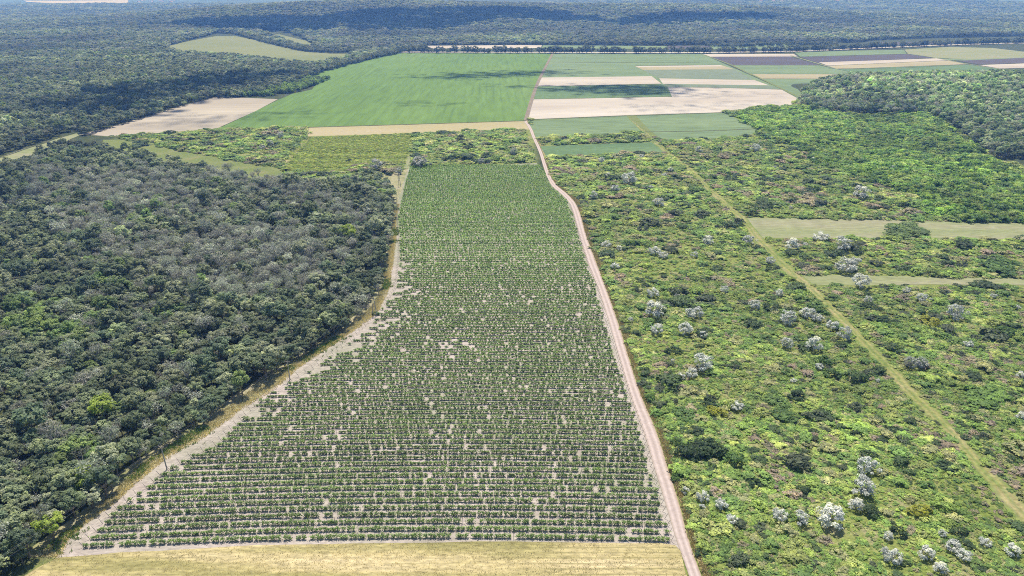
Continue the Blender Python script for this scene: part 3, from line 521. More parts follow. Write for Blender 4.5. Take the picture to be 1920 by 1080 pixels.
right = (x > 200) & (y < 1130); C_RW = np.array([(.15, .195, .1), (.19, .225, .13), (.125, .175, .09), (.22, .235, .165)]); gz = np.where(right, rng.random(len(pts)) < .1+.3*sstep(.5, .65, fbm(x, y, 70, 51)), gz); tint = np.where(right[:, None], C_RW[rng.integers(0, 4, len(pts))], tint)
tint = np.where(gz[:, None], C_GREY[rng.integers(0, 4, len(pts))]*.85, tint); tint = np.where((lt & ~gz)[:, None], C_LIGHT[rng.integers(0, 2, len(pts))]*.85, tint)
tint = tint*((1+1.0*(big-.45))*np.where(right, 1.15, .87)*(1+1.2*(fbm(x*.4, y, 110, 66)-.47))*(1+.5*(fbm(x, y, 38, 67)-.47))*np.exp(rng.normal(size=len(pts))*np.where(y > 1500, .11, .22)))[:, None]
var = np.where(gz & (y < 1500), rng.integers(6, 9, len(pts)), rng.integers(0, 6, len(pts)))
rot = np.c_[np.zeros((len(pts), 2)), rng.uniform(0, 6.28, len(pts))]; P3 = np.c_[pts, terrain(x, y)]
print('far trees', len(pts))
gn_scatter('hill_woodland', P3[right], scl[right], rot[right], tint[right], var[right], T_OAK, 'grey green wood on the rise at the right', 'woodland')
k = ~right & (y < 1900)
gn_scatter('forest', P3[k], scl[k], rot[k], tint[k], var[k], [(a,) for a, b in T_OAK], 'mixed forest spreading behind the oak wood and stubble', 'forest')
k = ~right & (y >= 1900)
gn_scatter('far_forest', P3[k], scl[k], rot[k], tint[k], var[k], [(a,) for a, b in T_OAK], 'distant forest rolling over the hills to the horizon', 'forest')
# roadside trees of the far road
line = smooth_line(GP([(752, 99), (900, 99.5), (1100, 100), (1300, 100.4), (1500, 97.5), (1620, 92), (1760, 86), (1930, 80)]), 1)
d = np.r_[0, np.cumsum(np.linalg.norm(np.diff(line, axis=0), axis=1))]; tpos = 0; cnt = 0; T_ROUND = [None]*3
while tpos < d[-1]:
    cnt += 1
    px_, py_ = np.interp(tpos, d, line[:, 0]), np.interp(tpos, d, line[:, 1]); s = rng.uniform(1.35, 2.3)
    e = link('roadside_tree', None); e.location = (px_+rng.normal()*2, py_+rng.normal()*4, 0); e.rotation_euler = (0, 0, rng.uniform(0, 6)); e.scale = (s*1.15, s*1.15, s*rng.uniform(.9, 1.2))
    v = int(rng.integers(0, 3)); tn = C_OAK[rng.integers(0, 4)]*rng.uniform(.7, .95); T_ROUND[v] = (link('crown', ROUND[v][0], e, tn), link('trunk', ROUND[v][1], e))
    tag(e, '%s %s tree of the far roadside line, %s from its left end' % ('tall' if s > 1.8 else 'low', colour_word(tn, False), ordn(cnt)), 'tree', 'trees lining the far road')
    tpos += rng.uniform(3.5, 6.5) if rng.random() < .88 else rng.uniform(9, 18)
# tree belts: along green field's left edge and between the olive fields
def belt(name, pp, width, sp, label, smin=.9, smax=1.5, tn=C_OAK):
    L = smooth_line(GP(pp), 1); d = np.r_[0, np.cumsum(np.linalg.norm(np.diff(L, axis=0), axis=1))]; k = int(d[-1]*width/(sp*sp)); t_ = rng.uniform(0, d[-1], k)
    P = np.c_[np.interp(t_, d, L[:, 0])+rng.uniform(-.5, .5, k)*width, np.interp(t_, d, L[:, 1])+rng.uniform(-.5, .5, k)*width]; P = np.c_[P, terrain(P[:, 0], P[:, 1])]; s = rng.uniform(smin, smax, k)
    gn_scatter(name, P, np.c_[s, s, s*rng.uniform(.85, 1.15, k)], np.c_[np.zeros((k, 2)), rng.uniform(0, 6, k)], tn[rng.integers(0, len(tn), k)]*rng.uniform(.8, 1.15, (k, 1)), rng.integers(0, 3, k), T_ROUND, label, 'woodland')
belt('woodland', [(548, 150), (585, 138), (640, 123), (700, 108), (745, 99)], 22, 5.0, 'belt of trees along the left edge of the large green field')
belt('woodland', [(440, 67), (500, 80), (560, 94), (610, 100), (680, 99), (742, 98)], 18, 5.5, 'belt of trees between the two olive fields')
belt('woodland', [(330, 104), (420, 106), (500, 116), (560, 124)], 12, 5.5, 'trees along the front of the large olive field')
belt('woodland', [(425, 178), (480, 178), (525, 172), (560, 160), (585, 150)], 46, 4.2, 'light green thicket between stubble and green field', .7, 1.15, np.array([(.24, .33, .06), (.19, .28, .07), (.1, .15, .07), (.2, .3, .06)]))
belt('woodland', [(1330, 88), (1420, 86), (1500, 84), (1560, 84)], 40, 7, 'loose wood behind the far roadside trees', .9, 1.4)
# ------------------------------------------------------------------ scrub right of the road
P_strip1 = GP([(1396, 408), (1600, 411), (2000, 421), (2000, 450), (1700, 449), (1432, 448), (1412, 430)]); P_strip2 = GP([(1500, 515), (1700, 518), (2000, 524), (2000, 537), (1530, 537)])
P_nofield = [GP([(985, 180), (1490, 180), (1492, 200), (1360, 211), (1402, 232), (1440, 253), (1300, 263), (1236, 264), (1218, 249), (1005, 259)]), GP([(1008, 273), (1226, 266), (1252, 287), (1022, 295)]), P_strip1, P_strip2]
P_thick = GP([(1480, 204), (1560, 212), (1740, 228), (1800, 262), (1900, 330), (2100, 360), (2100, 430), (1800, 412), (1640, 350), (1520, 300), (1400, 240), (1370, 214)])
pts = grid_pts(-40, 800, 118, 860, lambda y: max(1.0, y/205))
roadx = np.interp(pts[:, 1], GP(ROAD_R)[:, 1], GP(ROAD_R)[:, 0]); trx = np.interp(pts[:, 1], tp[::-1][:, 1], tp[::-1][:, 0]); trw = np.interp(pts[:, 1], tp[::-1][:, 1], hw[::-1])
x, y = pts[:, 0], pts[:, 1]
ok = (x > roadx + 1.6) & (np.abs(x-trx) > trw-1.0*rng.random(len(x))**2+.1) & inside(P_scrub[0], x, y)
for P in P_nofield: ok &= ~inside(P, x, y)
rl0 = GP(ROAD_R)
pts2 = grid_pts(-400, 60, 480, 760, lambda y: y/190)                # scrub between vineyard and green field
PL = [GP([(205, 256), (330, 250), (400, 243), (575, 239), (570, 258), (545, 285), (528, 316), (430, 300), (300, 274)]), GP([(780, 251), (984, 243), (990, 256), (1003, 284), (1009, 304), (770, 312)]), GP([(640, 316), (700, 308), (755, 306), (752, 322), (690, 332)]), GP([(535, 322), (640, 322), (690, 322), (690, 345), (600, 351), (545, 347)])]
ok2 = inside(PL[0], pts2[:, 0], pts2[:, 1]) | inside(PL[1], pts2[:, 0], pts2[:, 1]) | inside(PL[2], pts2[:, 0], pts2[:, 1]) | inside(PL[3], pts2[:, 0], pts2[:, 1])
PVY = GP([(558, 258), (778, 250), (770, 280), (757, 312), (700, 318), (600, 324), (528, 320)])
pts = np.concatenate([pts[ok], pts2[ok2]]); x, y = pts[:, 0], pts[:, 1]; N = len(pts)
thick = inside(P_thick, x+40*(fbm(x, y, 45, 23)-.5), y+70*(fbm(x, y, 45, 29)-.5)); spn = np.maximum(1.0, y/205)
cover = fbm(x, y, 22, 61); open_ = sstep(.56, .66, cover)*(~thick)
P_clear = GP([(1640, 258), (1730, 250), (1800, 276), (1870, 318), (1900, 345), (1830, 342), (1760, 305), (1690, 290)])
glade = inside(P_clear, x+30*(fbm(x, y, 30, 3)-.5), y+40*(fbm(x, y, 30, 4)-.5))
keep = rng.random(N) < np.where(glade, .4, np.where(thick, 1, 1-.35*open_)); pts = pts[keep]; x, y, thick, spn, open_ = x[keep], y[keep], thick[keep], spn[keep], open_[keep]; N = len(pts)
r = spn*rng.gamma(4, .18, N)*np.where(open_ > .5, .6, 1); tall = rng.random(N) < .022; r = np.where(tall, r*1.7+.4, r); r = np.where(thick, spn*rng.gamma(5, .19, N), r); r = np.clip(r, .35, 5)
trx_ = np.interp(y, tp[::-1][:, 1], tp[::-1][:, 0]); trw_ = np.interp(y, tp[::-1][:, 1], hw[::-1]); rdx_ = np.interp(y, rl0[:, 1], rl0[:, 0])
r = np.where(x > 0, np.minimum(r, np.maximum(np.abs(x-trx_)-trw_+.6+1.9*fbm(x, y, 7, 2)+np.clip((y-300)/220, 0, 1.6)*fbm(x, y, 17, 12), .45)), r); r = np.where(x > -60, np.minimum(r, np.maximum(np.where(x > rdx_, x-rdx_, rdx_-6.5-x), .4)*.9), r)
hgt = r*rng.uniform(.45, .8, N)*np.where(tall, 1.25, 1); hgt = np.where(thick, np.clip(r*1.2, 1.2, 4.5)*(.6+.9*fbm(x, y, 14, 17)), np.minimum(hgt, 3.6))
C_B = np.array([(.21, .285, .075), (.175, .26, .065), (.25, .3, .1), (.145, .23, .06), (.12, .2, .058), (.24, .26, .125)]); C_D = np.array([(.045, .075, .03), (.055, .09, .035), (.06, .08, .045)]); C_BR = np.array([(.23, .2, .15), (.22, .21, .14)])
tint = C_B[rng.integers(0, 6, N)]; hue = fbm(x, y, 30, 71)[:, None]; tint = tint*(1+.7*(hue-.48)); dk = (rng.random(N) < .045) | tall & (rng.random(N) < .6); tint = np.where(dk[:, None], C_D[rng.integers(0, 3, N)]*1.1, tint)
br = (rng.random(N) < .02+.3*sstep(.6, .7, fbm(x, y, 18, 81))) & ~thick; tint = np.where((br & ~dk)[:, None], C_BR[rng.integers(0, 2, N)], tint)
tint = tint*np.array([1.12, 1.06, 1.1]); tint = np.where(thick[:, None], np.array([(.135, .23, .05), (.19, .28, .06), (.1, .175, .045), (.21, .27, .08)])[rng.integers(0, 4, N)]*(1+1.1*(fbm(x, y, 40, 88)[:, None]-.5)), tint)*rng.uniform(.8, 1.22, (N, 1))
# dark or bright bushes that can be picked out in the photograph: x, y of the middle, width in the photograph's pixels, colour
DARK_B = (.045, .075, .03); GRN = (.075, .13, .035); YEL = (.2, .21, .03)
SPOT = [(1317, 842, 88, DARK_B), (1261, 655, 22, DARK_B), (1199, 681, 13, DARK_B), (1737, 580, 40, GRN), (1659, 599, 24, DARK_B), (1550, 675, 34, GRN), (1602, 705, 36, DARK_B), (1495, 740, 30, DARK_B), (1467, 772, 42, GRN), (1645, 695, 26, DARK_B), (1845, 745, 92, (.13, .21, .05)),
        (1885, 620, 30, GRN), (1540, 585, 26, GRN), (1742, 600, 28, YEL), (1770, 870, 22, DARK_B), (1632, 957, 30, DARK_B), (1505, 917, 24, DARK_B), (1681, 995, 28, DARK_B), (1800, 995, 24, DARK_B), (1704, 436, 78, (.11, .16, .055)), (1880, 497, 80, GRN), (1138, 470, 34, DARK_B), (1091, 366, 20, DARK_B), (1185, 455, 22, GRN), (1237, 450, 14, DARK_B),
        (1268, 893, 22, GRN), (1378, 860, 40, GRN), (1285, 770, 40, GRN), (1415, 905, 26, DARK_B), (1560, 700, 26, GRN), (1345, 770, 28, YEL), (1725, 955, 34, YEL), (1290, 262, 16, DARK_B), (1320, 285, 16, GRN), (1380, 325, 22, DARK_B), (1410, 400, 18, DARK_B), (1545, 255, 26, DARK_B), (1230, 600, 18, DARK_B), (1218, 745, 24, GRN), (1268, 828, 22, GRN)]
SPOT2 = [(870, 288, 40, DARK_B), (840, 295, 24, DARK_B), (915, 300, 20, DARK_B), (730, 325, 12, DARK_B), (655, 300, 10, DARK_B), (965, 262, 16, DARK_B), (980, 250, 14, DARK_B), (830, 246, 24, DARK_B), (265, 265, 30, DARK_B)]
sp_pts, sp_r, sp_t = [], [], []
for px, py, wd, c in SPOT + SPOT2:
    k = 1 if wd < 50 else 7
    for j in range(k):
        qx, qy = (px, py+wd*.25) if k == 1 else (px+rng.uniform(-.36, .36)*wd, py+rng.uniform(-.22, .3)*wd*.7)
        p = G(qx, qy); mpp = (p[1]*CT+CAM_H*ST)/FPX; rr_ = wd*mpp*.5 if k == 1 else wd*mpp*.22
        sp_pts.append(p); sp_r.append(rr_*(1.05 if wd == 78 else 1)); sp_t.append(np.array(c)*rng.uniform(.85, 1.15))
sp_pts = np.array(sp_pts); sp_r = np.array(sp_r); sp_h = sp_r*np.where(np.arange(len(sp_r)) > 1e9, 1, 1.05); sp_t = np.array(sp_t)
SILVER = [(1225, 549, 24), (1226, 580, 38), (1302, 586, 32), (1182, 600, 12), (1231, 617, 28), (1285, 617, 30), (1317, 628, 18), (1357, 544, 16), (1414, 572, 22), (1270, 555, 13), (1317, 684, 38), (1297, 700, 24), (1275, 707, 17), (1261, 676, 8), (1380, 760, 26),
 (1285, 920, 16), (1318, 930, 26), (1352, 947, 24), (1317, 950, 13), (1372, 972, 22), (1461, 550, 16), (1475, 597, 32), (1515, 588, 30), (1532, 596, 20), (1560, 610, 26), (1582, 628, 28), (1475, 646, 22), (1525, 648, 30), (1535, 688, 16), (1645, 715, 11), (1699, 545, 15), (1627, 562, 17),
 (1729, 560, 22), (1791, 588, 36), (1906, 576, 15), (1862, 556, 13), (1815, 645, 17), (1706, 683, 24), (1724, 681, 26), (1487, 713, 12), (1912, 781, 19), (1912, 703, 17), (1625, 872, 42), (1615, 913, 44), (1605, 945, 32), (1557, 965, 58), (1462, 965, 28), (1501, 973, 32), (1665, 1005, 21), (1672, 1042, 36),
 (1735, 1035, 34), (1762, 1063, 28), (1766, 1000, 17), (1787, 1022, 30), (1806, 1040, 28), (1847, 1016, 21), (1896, 1030, 30), (1537, 443, 28), (1578, 460, 34), (1485, 460, 26), (1404, 449, 26), (1444, 489, 18), (1586, 498, 42), (1603, 490, 24), (1612, 528, 34), (1612, 361, 32), (1525, 299, 11), (1482, 390, 8),
 (1669, 318, 15), (1451, 316, 9), (1510, 458, 9), (1179, 337, 28), (1220, 353, 13), (1235, 380, 21), (1127, 301, 13), (1203, 294, 11), (1140, 329, 11), (1153, 353, 17), (1113, 367, 16), (1245, 328, 11), (1228, 470, 22), (1243, 478, 18), (1302, 478, 14), (1327, 452, 21), (1153, 499, 19), (1136, 458, 19), (1161, 465, 13),
 (1415, 279, 19), (1310, 282, 14), (1257, 318, 11), (507, 270, 15), (492, 277, 13), (527, 255, 15), (706, 309, 28), (787, 304, 30), (747, 322, 15), (963, 285, 15), (903, 303, 15)]
sv = [(G(px, py+wd*.32), wd) for px, py, wd in SILVER]
svp = np.array([s[0] for s in sv])
clear = np.ones(N, bool)
for q, wd in sv:
    rr_ = wd*(q[1]*CT+CAM_H*ST)/FPX*.5; clear &= ((x-q[0])**2+(y-q[1]+rr_*.9)**2 > (rr_*.85)**2) & ((x-q[0])**2+(y-q[1])**2 > (rr_*.9)**2)
for q, rr_ in zip(sp_pts, sp_r): clear &= ((x-q[0])**2+(y-q[1])**2 > (rr_*.8)**2)
pts, r, hgt, tint = pts[clear], r[clear], hgt[clear], tint[clear]
ns = len(sp_pts); pts = np.concatenate([sp_pts, pts]); r = np.r_[sp_r, r]; hgt = np.r_[sp_r*np.where(sp_r > 3.2, .55, 1.0), hgt]; tint = np.concatenate([sp_t, tint]); N = len(pts)
x, y = pts[:, 0], pts[:, 1]
scl = np.c_[r*rng.uniform(.85, 1.2, N), r*rng.uniform(.85, 1.2, N), hgt/1.05]; rotz = rng.uniform(0, 6.28, N); var = rng.integers(0, 7, N)
vis = (np.abs(x)/(y*CT+CAM_H*ST) < .695) & (y > 122); ang = np.where(vis, r/np.hypot(np.hypot(x, y), CAM_H), 0); ang[:ns] *= np.where(vis[:ns], 3, 0)
near = (-ang).argsort()[:295]; mask = np.zeros(N, bool); mask[near] = True
T_BUSH = [None]*7; bands = {}
rl = GP(ROAD_R)
for i in near: bands.setdefault(band(y[i]) if y[i] < 545 else 9999, []).append(i)
vrows = 152
for bnd, ids in sorted(bands.items()):
    ids.sort(key=lambda i: x[i])
    for rank, i in enumerate(ids, 1):
        o = link('scrub_bush', BUSH[var[i]], None, tint[i]); o.location = (x[i], y[i], float(terrain(x[i], y[i]))); o.rotation_euler = (0, 0, rotz[i]); o.scale = scl[i]
        c = tint[i]; cw = 'brown' if c[0] > c[1]*1.02 else ('yellow' if c[0] > .17 and c[2] < .035 else colour_word(c, False))
        where = 'beyond the last vine row' if bnd == 9999 else ('level with the %s vine row' % ordn(bnd) if bnd > 0 else 'level with the wheat, band %d' % (1-bnd))
        if bnd <= 0: where = 'level with the wheat' if bnd == 0 else 'beside the wheat'
        sd = 'from the woods' if bnd == 9999 else 'from the road'
        tag(o, uniq('%s %s bush, %s %s, %s' % ('big' if r[i] > 1.9 else 'small', cw, ordn(rank), sd, where)), 'bush', 'bushes in the scrub right of the dirt road')
        if T_BUSH[var[i]] is None: T_BUSH[var[i]] = (o,)
k = ~mask; P3 = np.c_[pts[k], terrain(x[k], y[k])]
print('scrub', k.sum())
gn_scatter('scrub', P3, scl[k], np.c_[np.zeros((k.sum(), 2)), rotz[k]], tint[k], var[k], T_BUSH, 'mass of low green scrub between the larger bushes', 'scrub')
# bright vineyard patch: low tufted rows
p = grid_pts(-400, 20, 520, 760, lambda y: 2.3, .5); p = p[inside(PVY, p[:, 0], p[:, 1])]; p[:, 1] = np.round(p[:, 1]/4.4)*4.4 + rng.normal(size=len(p))*.35; k = len(p); print('young', k)
gn_scatter('young_vines', np.c_[p, np.zeros(k)], np.c_[rng.uniform(1.0, 1.7, k), rng.uniform(.7, 1.0, k), rng.uniform(.4, .8, k)], np.c_[np.zeros((k, 2)), rng.uniform(-.2, .2, k)], np.array([(.3, .36, .08), (.24, .32, .065), (.34, .37, .11)])[rng.integers(0, 3, k)]*rng.uniform(.8, 1.2, (k, 1)), rng.integers(0, 7, k), T_BUSH, 'bright green vines covering the small vineyard patch', 'vines')
# silver bushes, each its own thing
order = sorted(range(len(sv)), key=lambda i: sv[i][0][1]); bands = {}
for i in order: bands.setdefault(band(sv[i][0][1]) if sv[i][0][1] < 545 else 9999, []).append(i)
for bnd, ids in bands.items():
    ids.sort(key=lambda i: sv[i][0][0])
    for rank, i in enumerate(ids, 1):
        q, wd = sv[i]; rr_ = wd*(q[1]*CT+CAM_H*ST)/FPX*.5; v = int(rng.integers(0, 5))
        e = link('silver_bush', None); e.location = (q[0], q[1], float(terrain(q[0], q[1]))); e.rotation_euler = (0, 0, rng.uniform(0, 6.28)); rr_ *= .9; e.scale = (rr_*rng.uniform(.9, 1.1), rr_*rng.uniform(.9, 1.1), rr_*rng.uniform(.9, 1.25))
        g_ = .62 if (px := SILVER[i])[0] in (1706, 1724, 1270, 706, 787, 747, 963, 903, 492, 507) else rng.uniform(.85, 1.1)
        link('foliage', SILV[v][0], e, np.array((.43, .44, .41))*g_); link('stem', SILV[v][1], e)
        sz = 'broad' if rr_ > 3 else ('rounded' if rr_ > 1.8 else 'little'); cw = 'silvery white' if g_ > .7 else 'dull silver'
        where = 'beyond the last vine row' if bnd == 9999 else ('level with the %s vine row' % ordn(bnd) if bnd > 0 else 'near the wheat field')
        sd = 'from the woods' if bnd == 9999 else 'from the dirt road'
        tag(e, uniq('%s %s bush, %s %s, %s' % (sz, cw, ordn(rank), sd, where)), 'silver bush', 'silver leaved bushes in the scrub')
# ------------------------------------------------------------------ vine rows
vl, vr = GP(VINE_L), GP(VINE_R)
post_me = mesh('post', *merge([tube([(0, 0, -.2), (0, 0, 1.9)], [.06, .05], 6)]), M_wood)
def sag(xx, y0): return .00046*(xx+15)**2*math.exp(-(y0-138)/160)
k = 0; yrow = row0
while yrow < 536:
    k += 1
    xl = np.interp(yrow, vl[:, 1], vl[:, 0]); xr = np.interp(yrow, vr[:, 1], vr[:, 0]) - .6
    near_ = yrow < 230
    step = 1.1 if yrow < 330 else 1.3
    vx = np.arange(xl, xr, step)+rng.normal(size=len(np.arange(xl, xr, step)))*.15
    yy = yrow - sag(vx, yrow)
    den = fbm(vx, yy*1.6, 13, 90)*.3 + vnoise(vx, yy, 2.4, k)*.7
    thr = np.interp(yrow, [138, 215, 260, 400], [.035, .075, .12, .09]) + (.18+.16*(190 < yrow < 330))*np.exp(-(vx-xl)/9.0) + .1*np.exp(-((yrow-255)/40)**2) - (.06 if yrow > 330 else 0)
    pres = (den > thr) & (rng.random(len(vx)) > .03)
    vig = np.clip(.6 + (den-thr)*1.2, .5, 1.05)*rng.uniform(.75, 1.2, len(vx))
    gap = 1-pres.mean(); vx, yy, vig = vx[pres], yy[pres], vig[pres]
    if len(vx) == 0: yrow += rowpitch; continue
    nl = int(np.interp(yrow, [138, 200, 270, 360], [92, 70, 46, 28])); ls = np.interp(yrow, [138, 200, 270, 360], [.29, .34, .43, .56])
    n_ = len(vx)*nl; ci = np.repeat(np.arange(len(vx)), nl)
    th = rng.uniform(0, 2*math.pi, n_); rad = np.sqrt(rng.random(n_))
    lx = vx[ci] + rng.normal(size=n_)*.33; lz = .2+1.02*vig[ci]*rng.random(n_)**.6; ly = yy[ci] + rng.normal(size=n_)*.23*vig[ci]*(.7+.35*lz)
    Nn = np.c_[rng.normal(size=n_)*.6, (ly-yy[ci])*1.8+rng.normal(size=n_)*.5, .9+rng.normal(size=n_)*.5]
    Vv, Ff = leaf_quads(np.c_[lx, ly, lz], Nn, ls*rng.uniform(.6, 1.3, n_), .8)
    o = link('vine_row', None); o.location = (0, yrow, 0)
    Vv[:, 1] -= yrow
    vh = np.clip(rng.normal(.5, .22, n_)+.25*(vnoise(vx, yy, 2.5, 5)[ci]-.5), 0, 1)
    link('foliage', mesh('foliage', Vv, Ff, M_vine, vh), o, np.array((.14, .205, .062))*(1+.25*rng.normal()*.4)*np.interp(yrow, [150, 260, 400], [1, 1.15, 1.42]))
    tk = [tube([(a_, b_-yrow, -.1), (a_+rng.normal()*.06, b_-yrow, .8)], [.045, .035], 4) for a_, b_ in zip(vx, yy)] if yrow < 330 else []
    if tk: link('trunk', mesh('trunk', *merge(tk), M_bark), o)['kind'] = 'stuff'
    posts = [xl-.8, xr+.5] + (list(np.arange(xl+6, xr-3, 6.2)) if k <= 18 else []) if k <= 110 else []
    for j, px_ in enumerate(posts):
        pm = link('post', post_me, o); pm.location = (px_, -sag(px_, yrow), 0); pm.rotation_euler = (rng.normal()*.03, (-.45 if j == 0 else (.4 if j == 1 else rng.normal()*.04)), 0)
    lk = 'gappy' if gap > .35 else ('patchy' if gap > .2 else 'full')
    tag(o, '%s green vine row, %s from the wheat field' % (lk, ordn(k)), 'vine row', 'vine rows of the vineyard')
    yrow += rowpitch
print('rows', k)
# ------------------------------------------------------------------ wheat and dry grass blades
def tufts(name, P, h, wd, per, tints_shade, tint, label, cat, z=0.0, sprd=.25):
    n_ = len(P)*per; ci = np.repeat(np.arange(len(P)), per); a = rng.uniform(0, 6.28, n_); hh = h*rng.uniform(.6, 1.25, n_)
    bx, by = P[ci, 0]+rng.normal(size=n_)*sprd, P[ci, 1]+rng.normal(size=n_)*sprd; dx, dy = np.cos(a)*wd*.5, np.sin(a)*wd*.5; lx, ly = rng.normal(size=n_)*h*.35, rng.normal(size=n_)*h*.35
    V = np.stack([np.c_[bx-dx, by-dy, np.full(n_, z)], np.c_[bx+dx, by+dy, np.full(n_, z)], np.c_[bx+lx+dx*.6, by+ly+dy*.6, z+hh], np.c_[bx+lx-dx*.6, by+ly-dy*.6, z+hh]], 1).reshape(-1, 3)
    sh = np.clip(rng.normal(.5, .18, n_)+tints_shade[ci], 0, 1)
    tag(link(name, mesh(name, V, np.arange(len(V)).reshape(-1, 4), M_straw, sh), None, tint), label, cat, None, 'stuff')
p = grid_pts(-125, 60, 112, 140, lambda y: .55, .5); p = p[inside(Pw, p[:, 0], p[:, 1])]; p = p[rng.random(len(p)) < .35+.65*sstep(.38, .5, fbm(p[:, 0]*.2, p[:, 1]*1.2, 3, 99))]
p = p[rng.random(len(p)) < .6]
tufts('wheat', p, .17, .1, 5, 1.3*(fbm(p[:, 0]*.07, p[:, 1]*1.1, 2.6, 33)-.5), (.38, .335, .19), 'ripe wheat ears standing in the golden field', 'wheat', .16)
we, se = GP(WOOD_EDGE[2:]), GP(SOIL_EDGE[1:])
yy = rng.uniform(132, 430, 14000); a_, b_ = np.interp(yy, we[:, 1], we[:, 0]), np.interp(yy, se[:, 1], se[:, 0]); uu = rng.random(len(yy)); p = np.c_[a_+(b_+1.0-a_)*uu, yy]; kp = rng.random(len(p)) < sstep(.05, .4, fbm(p[:, 0], p[:, 1], 6, 41)); p = p[kp]
tufts('dry_grass', p, .32, .2, 4, .3*(uu[kp]-.5), (.46, .415, .25), 'tufts of dry straw grass along the verge beside the oaks', 'grass', .03)
yy = rng.uniform(132, 430, 5000); a_ = np.interp(yy, we[:, 1], we[:, 0]); p = np.c_[a_+rng.gamma(2, 1.0, len(yy)), yy]; p = p[rng.random(len(p)) < sstep(.5, .62, fbm(p[:, 0]*.6, p[:, 1]*.6, 9, 43))]
tufts('grass', p, .55, .22, 5, np.zeros(len(p)), (.14, .21, .05), 'green grass patches at the foot of the oaks', 'grass', .03)
yy = rng.uniform(120, 560, 6000); a_ = np.interp(yy, rl[::1][:, 1], rl[:, 0]); p = np.c_[a_+.2+rng.gamma(2, .55, len(yy)), yy]
tufts('dry_grass', p, .55, .18, 4, np.zeros(len(p)), (.34, .29, .15), 'dry tan grass along the right edge of the dirt road', 'grass', .04)
# ------------------------------------------------------------------ power line
def pole(x, y, h, kind, label, lean=0.0):
    e = link('power_pole', None); e.location = (x, y, 0)
    rz = math.atan2(52, 19.3)-math.pi/2; ca, sa = math.cos(rz), math.sin(rz)
    if kind == 'single': link('shaft', mesh('shaft', *tube([(0, 0, -.5), (lean*.5, 0, h*.5), (lean, 0, h)], [.19, .16, .12], 10), M_conc), e)
    else:
        for s in (-1, 1): link('leg', mesh('leg', *tube([(s*1.1*ca, s*1.1*sa, -.5), (s*.12*ca, s*.12*sa, h)], [.17, .12], 8), M_conc), e)
        link('brace', mesh('brace', *box((0, 0, h*.55), (1.15, .12, .14), rz), M_wood), e)
    ar = link('crossarm', mesh('crossarm', *box((lean, 0, h-.35), (1.9, .13, .13), rz), M_wood), e); pos = []
    for s in (-.85, 0, .85):
        ip = link('insulator', mesh('insulator', *tube([(0, 0, 0), (0, 0, .12), (0, 0, .13), (0, 0, .24), (0, 0, .25), (0, 0, .34)], [.03, .03, .09, .08, .05, .02], 8), M_ins), e); ip.location = (lean+s*ca, s*sa, h-.28 + (.3 if s == 0 else 0))
        pos.append(Vector((x+lean+s*ca, y+s*sa, h+.05+(.3 if s == 0 else 0))))
    tag(e, label, 'utility pole', 'poles of the power line beside the oak wood'); return pos
q1, q2, q3, q4, q5 = G(313.3, 880.5), G(543.8, 712.5), G(702.5, 591.5), G(745, 392.5), G(749, 349.5)
q0 = q1*2-q2
ps = [pole(q0[0], q0[1], 7.2, 'single', 'single pole before the wheat corner, end of the power line'), pole(q1[0], q1[1], 7.6, 'single', 'leaning single pole by the lowest vines, nearest in the photo', -.35), pole(q2[0], q2[1], 7.2, 'single', 'single pole halfway up the vineyard verge', -.15),
      pole(q3[0], q3[1], 7.4, 'frame', 'two legged pole with a bush at its feet, mid verge'), pole(q4[0], q4[1], 7.2, 'single', 'single pole where the verge narrows past the middle'), pole(q5[0], q5[1], 7.2, 'frame', 'two legged pole at the far end of the verge')]
for i in range(3):
    parts = []
    for a_, b_ in zip(ps[:-1], ps[1:]):
        A, B = np.array(a_[i]), np.array(b_[i]); s = np.linspace(0, 1, 15); L = np.linalg.norm(B-A); P = A+(B-A)*s[:, None]; P[:, 2] -= 4*min(.9, L*.012)*s*(1-s); parts.append(tube(P, [.022]*15, 4))
    tag(link('power_cable', mesh('power_cable', *merge(parts), M_wire)), ['left cable of the power line, nearest the oaks', 'middle cable of the power line, on the pole tops', 'right cable of the power line, nearest the vines'][i], 'cable', 'cables of the power line')
b_ = link('pole_bush', BUSH[2], None, (.07, .12, .035)); b_.location = (q3[0]+.3, q3[1]+.3, 0); b_.scale = (1.3, 1.2, 1.3); tag(b_, 'dark round bush between the legs of a pole', 'bush')
b_ = link('pole_bush', BUSH[4], None, (.06, .09, .04)); b_.location = (q4[0]+.2, q4[1]-.6, 0); b_.scale = (1.0, 1.0, 1.0); tag(b_, 'small dark bush at the foot of the single far pole', 'bush')
# ------------------------------------------------------------------ far villages and mast
def house_mesh():
    wv, wf = box((0, 0, 2.6), (11, 9, 5.2)); rv = np.array([(-6, -5, 5.2), (6, -5, 5.2), (6, 5, 5.2), (-6, 5, 5.2), (-6, 0, 8.4), (6, 0, 8.4), (-6, -5, 5.0), (6, -5, 5.0), (6, 5, 5.0), (-6, 5, 5.0)])
    rf = np.array([(0, 1, 5, 4), (2, 3, 4, 5), (0, 4, 3, 9), (1, 2, 5, 5), (6, 9, 8, 7)])
    import bmesh
    bm = bmesh.new(); V1 = [bm.verts.new(v) for v in wv]
    for f in wf: bm.faces.new([V1[i] for i in f])
    V2 = [bm.verts.new(v) for v in rv]
    for f in ((0, 1, 5, 4), (2, 3, 4, 5), (0, 4, 3), (1, 2, 5), (6, 9, 8, 7), (0, 6, 7, 1), (2, 8, 9, 3), (1, 7, 8, 2), (3, 9, 6, 0)): bm.faces.new([V2[i] for i in f]).material_index = 1
    me = bpy.data.meshes.new('house'); bm.to_mesh(me); bm.free(); me.materials.append(M_wall); me.materials.append(M_roof); return me
hm = house_mesh()
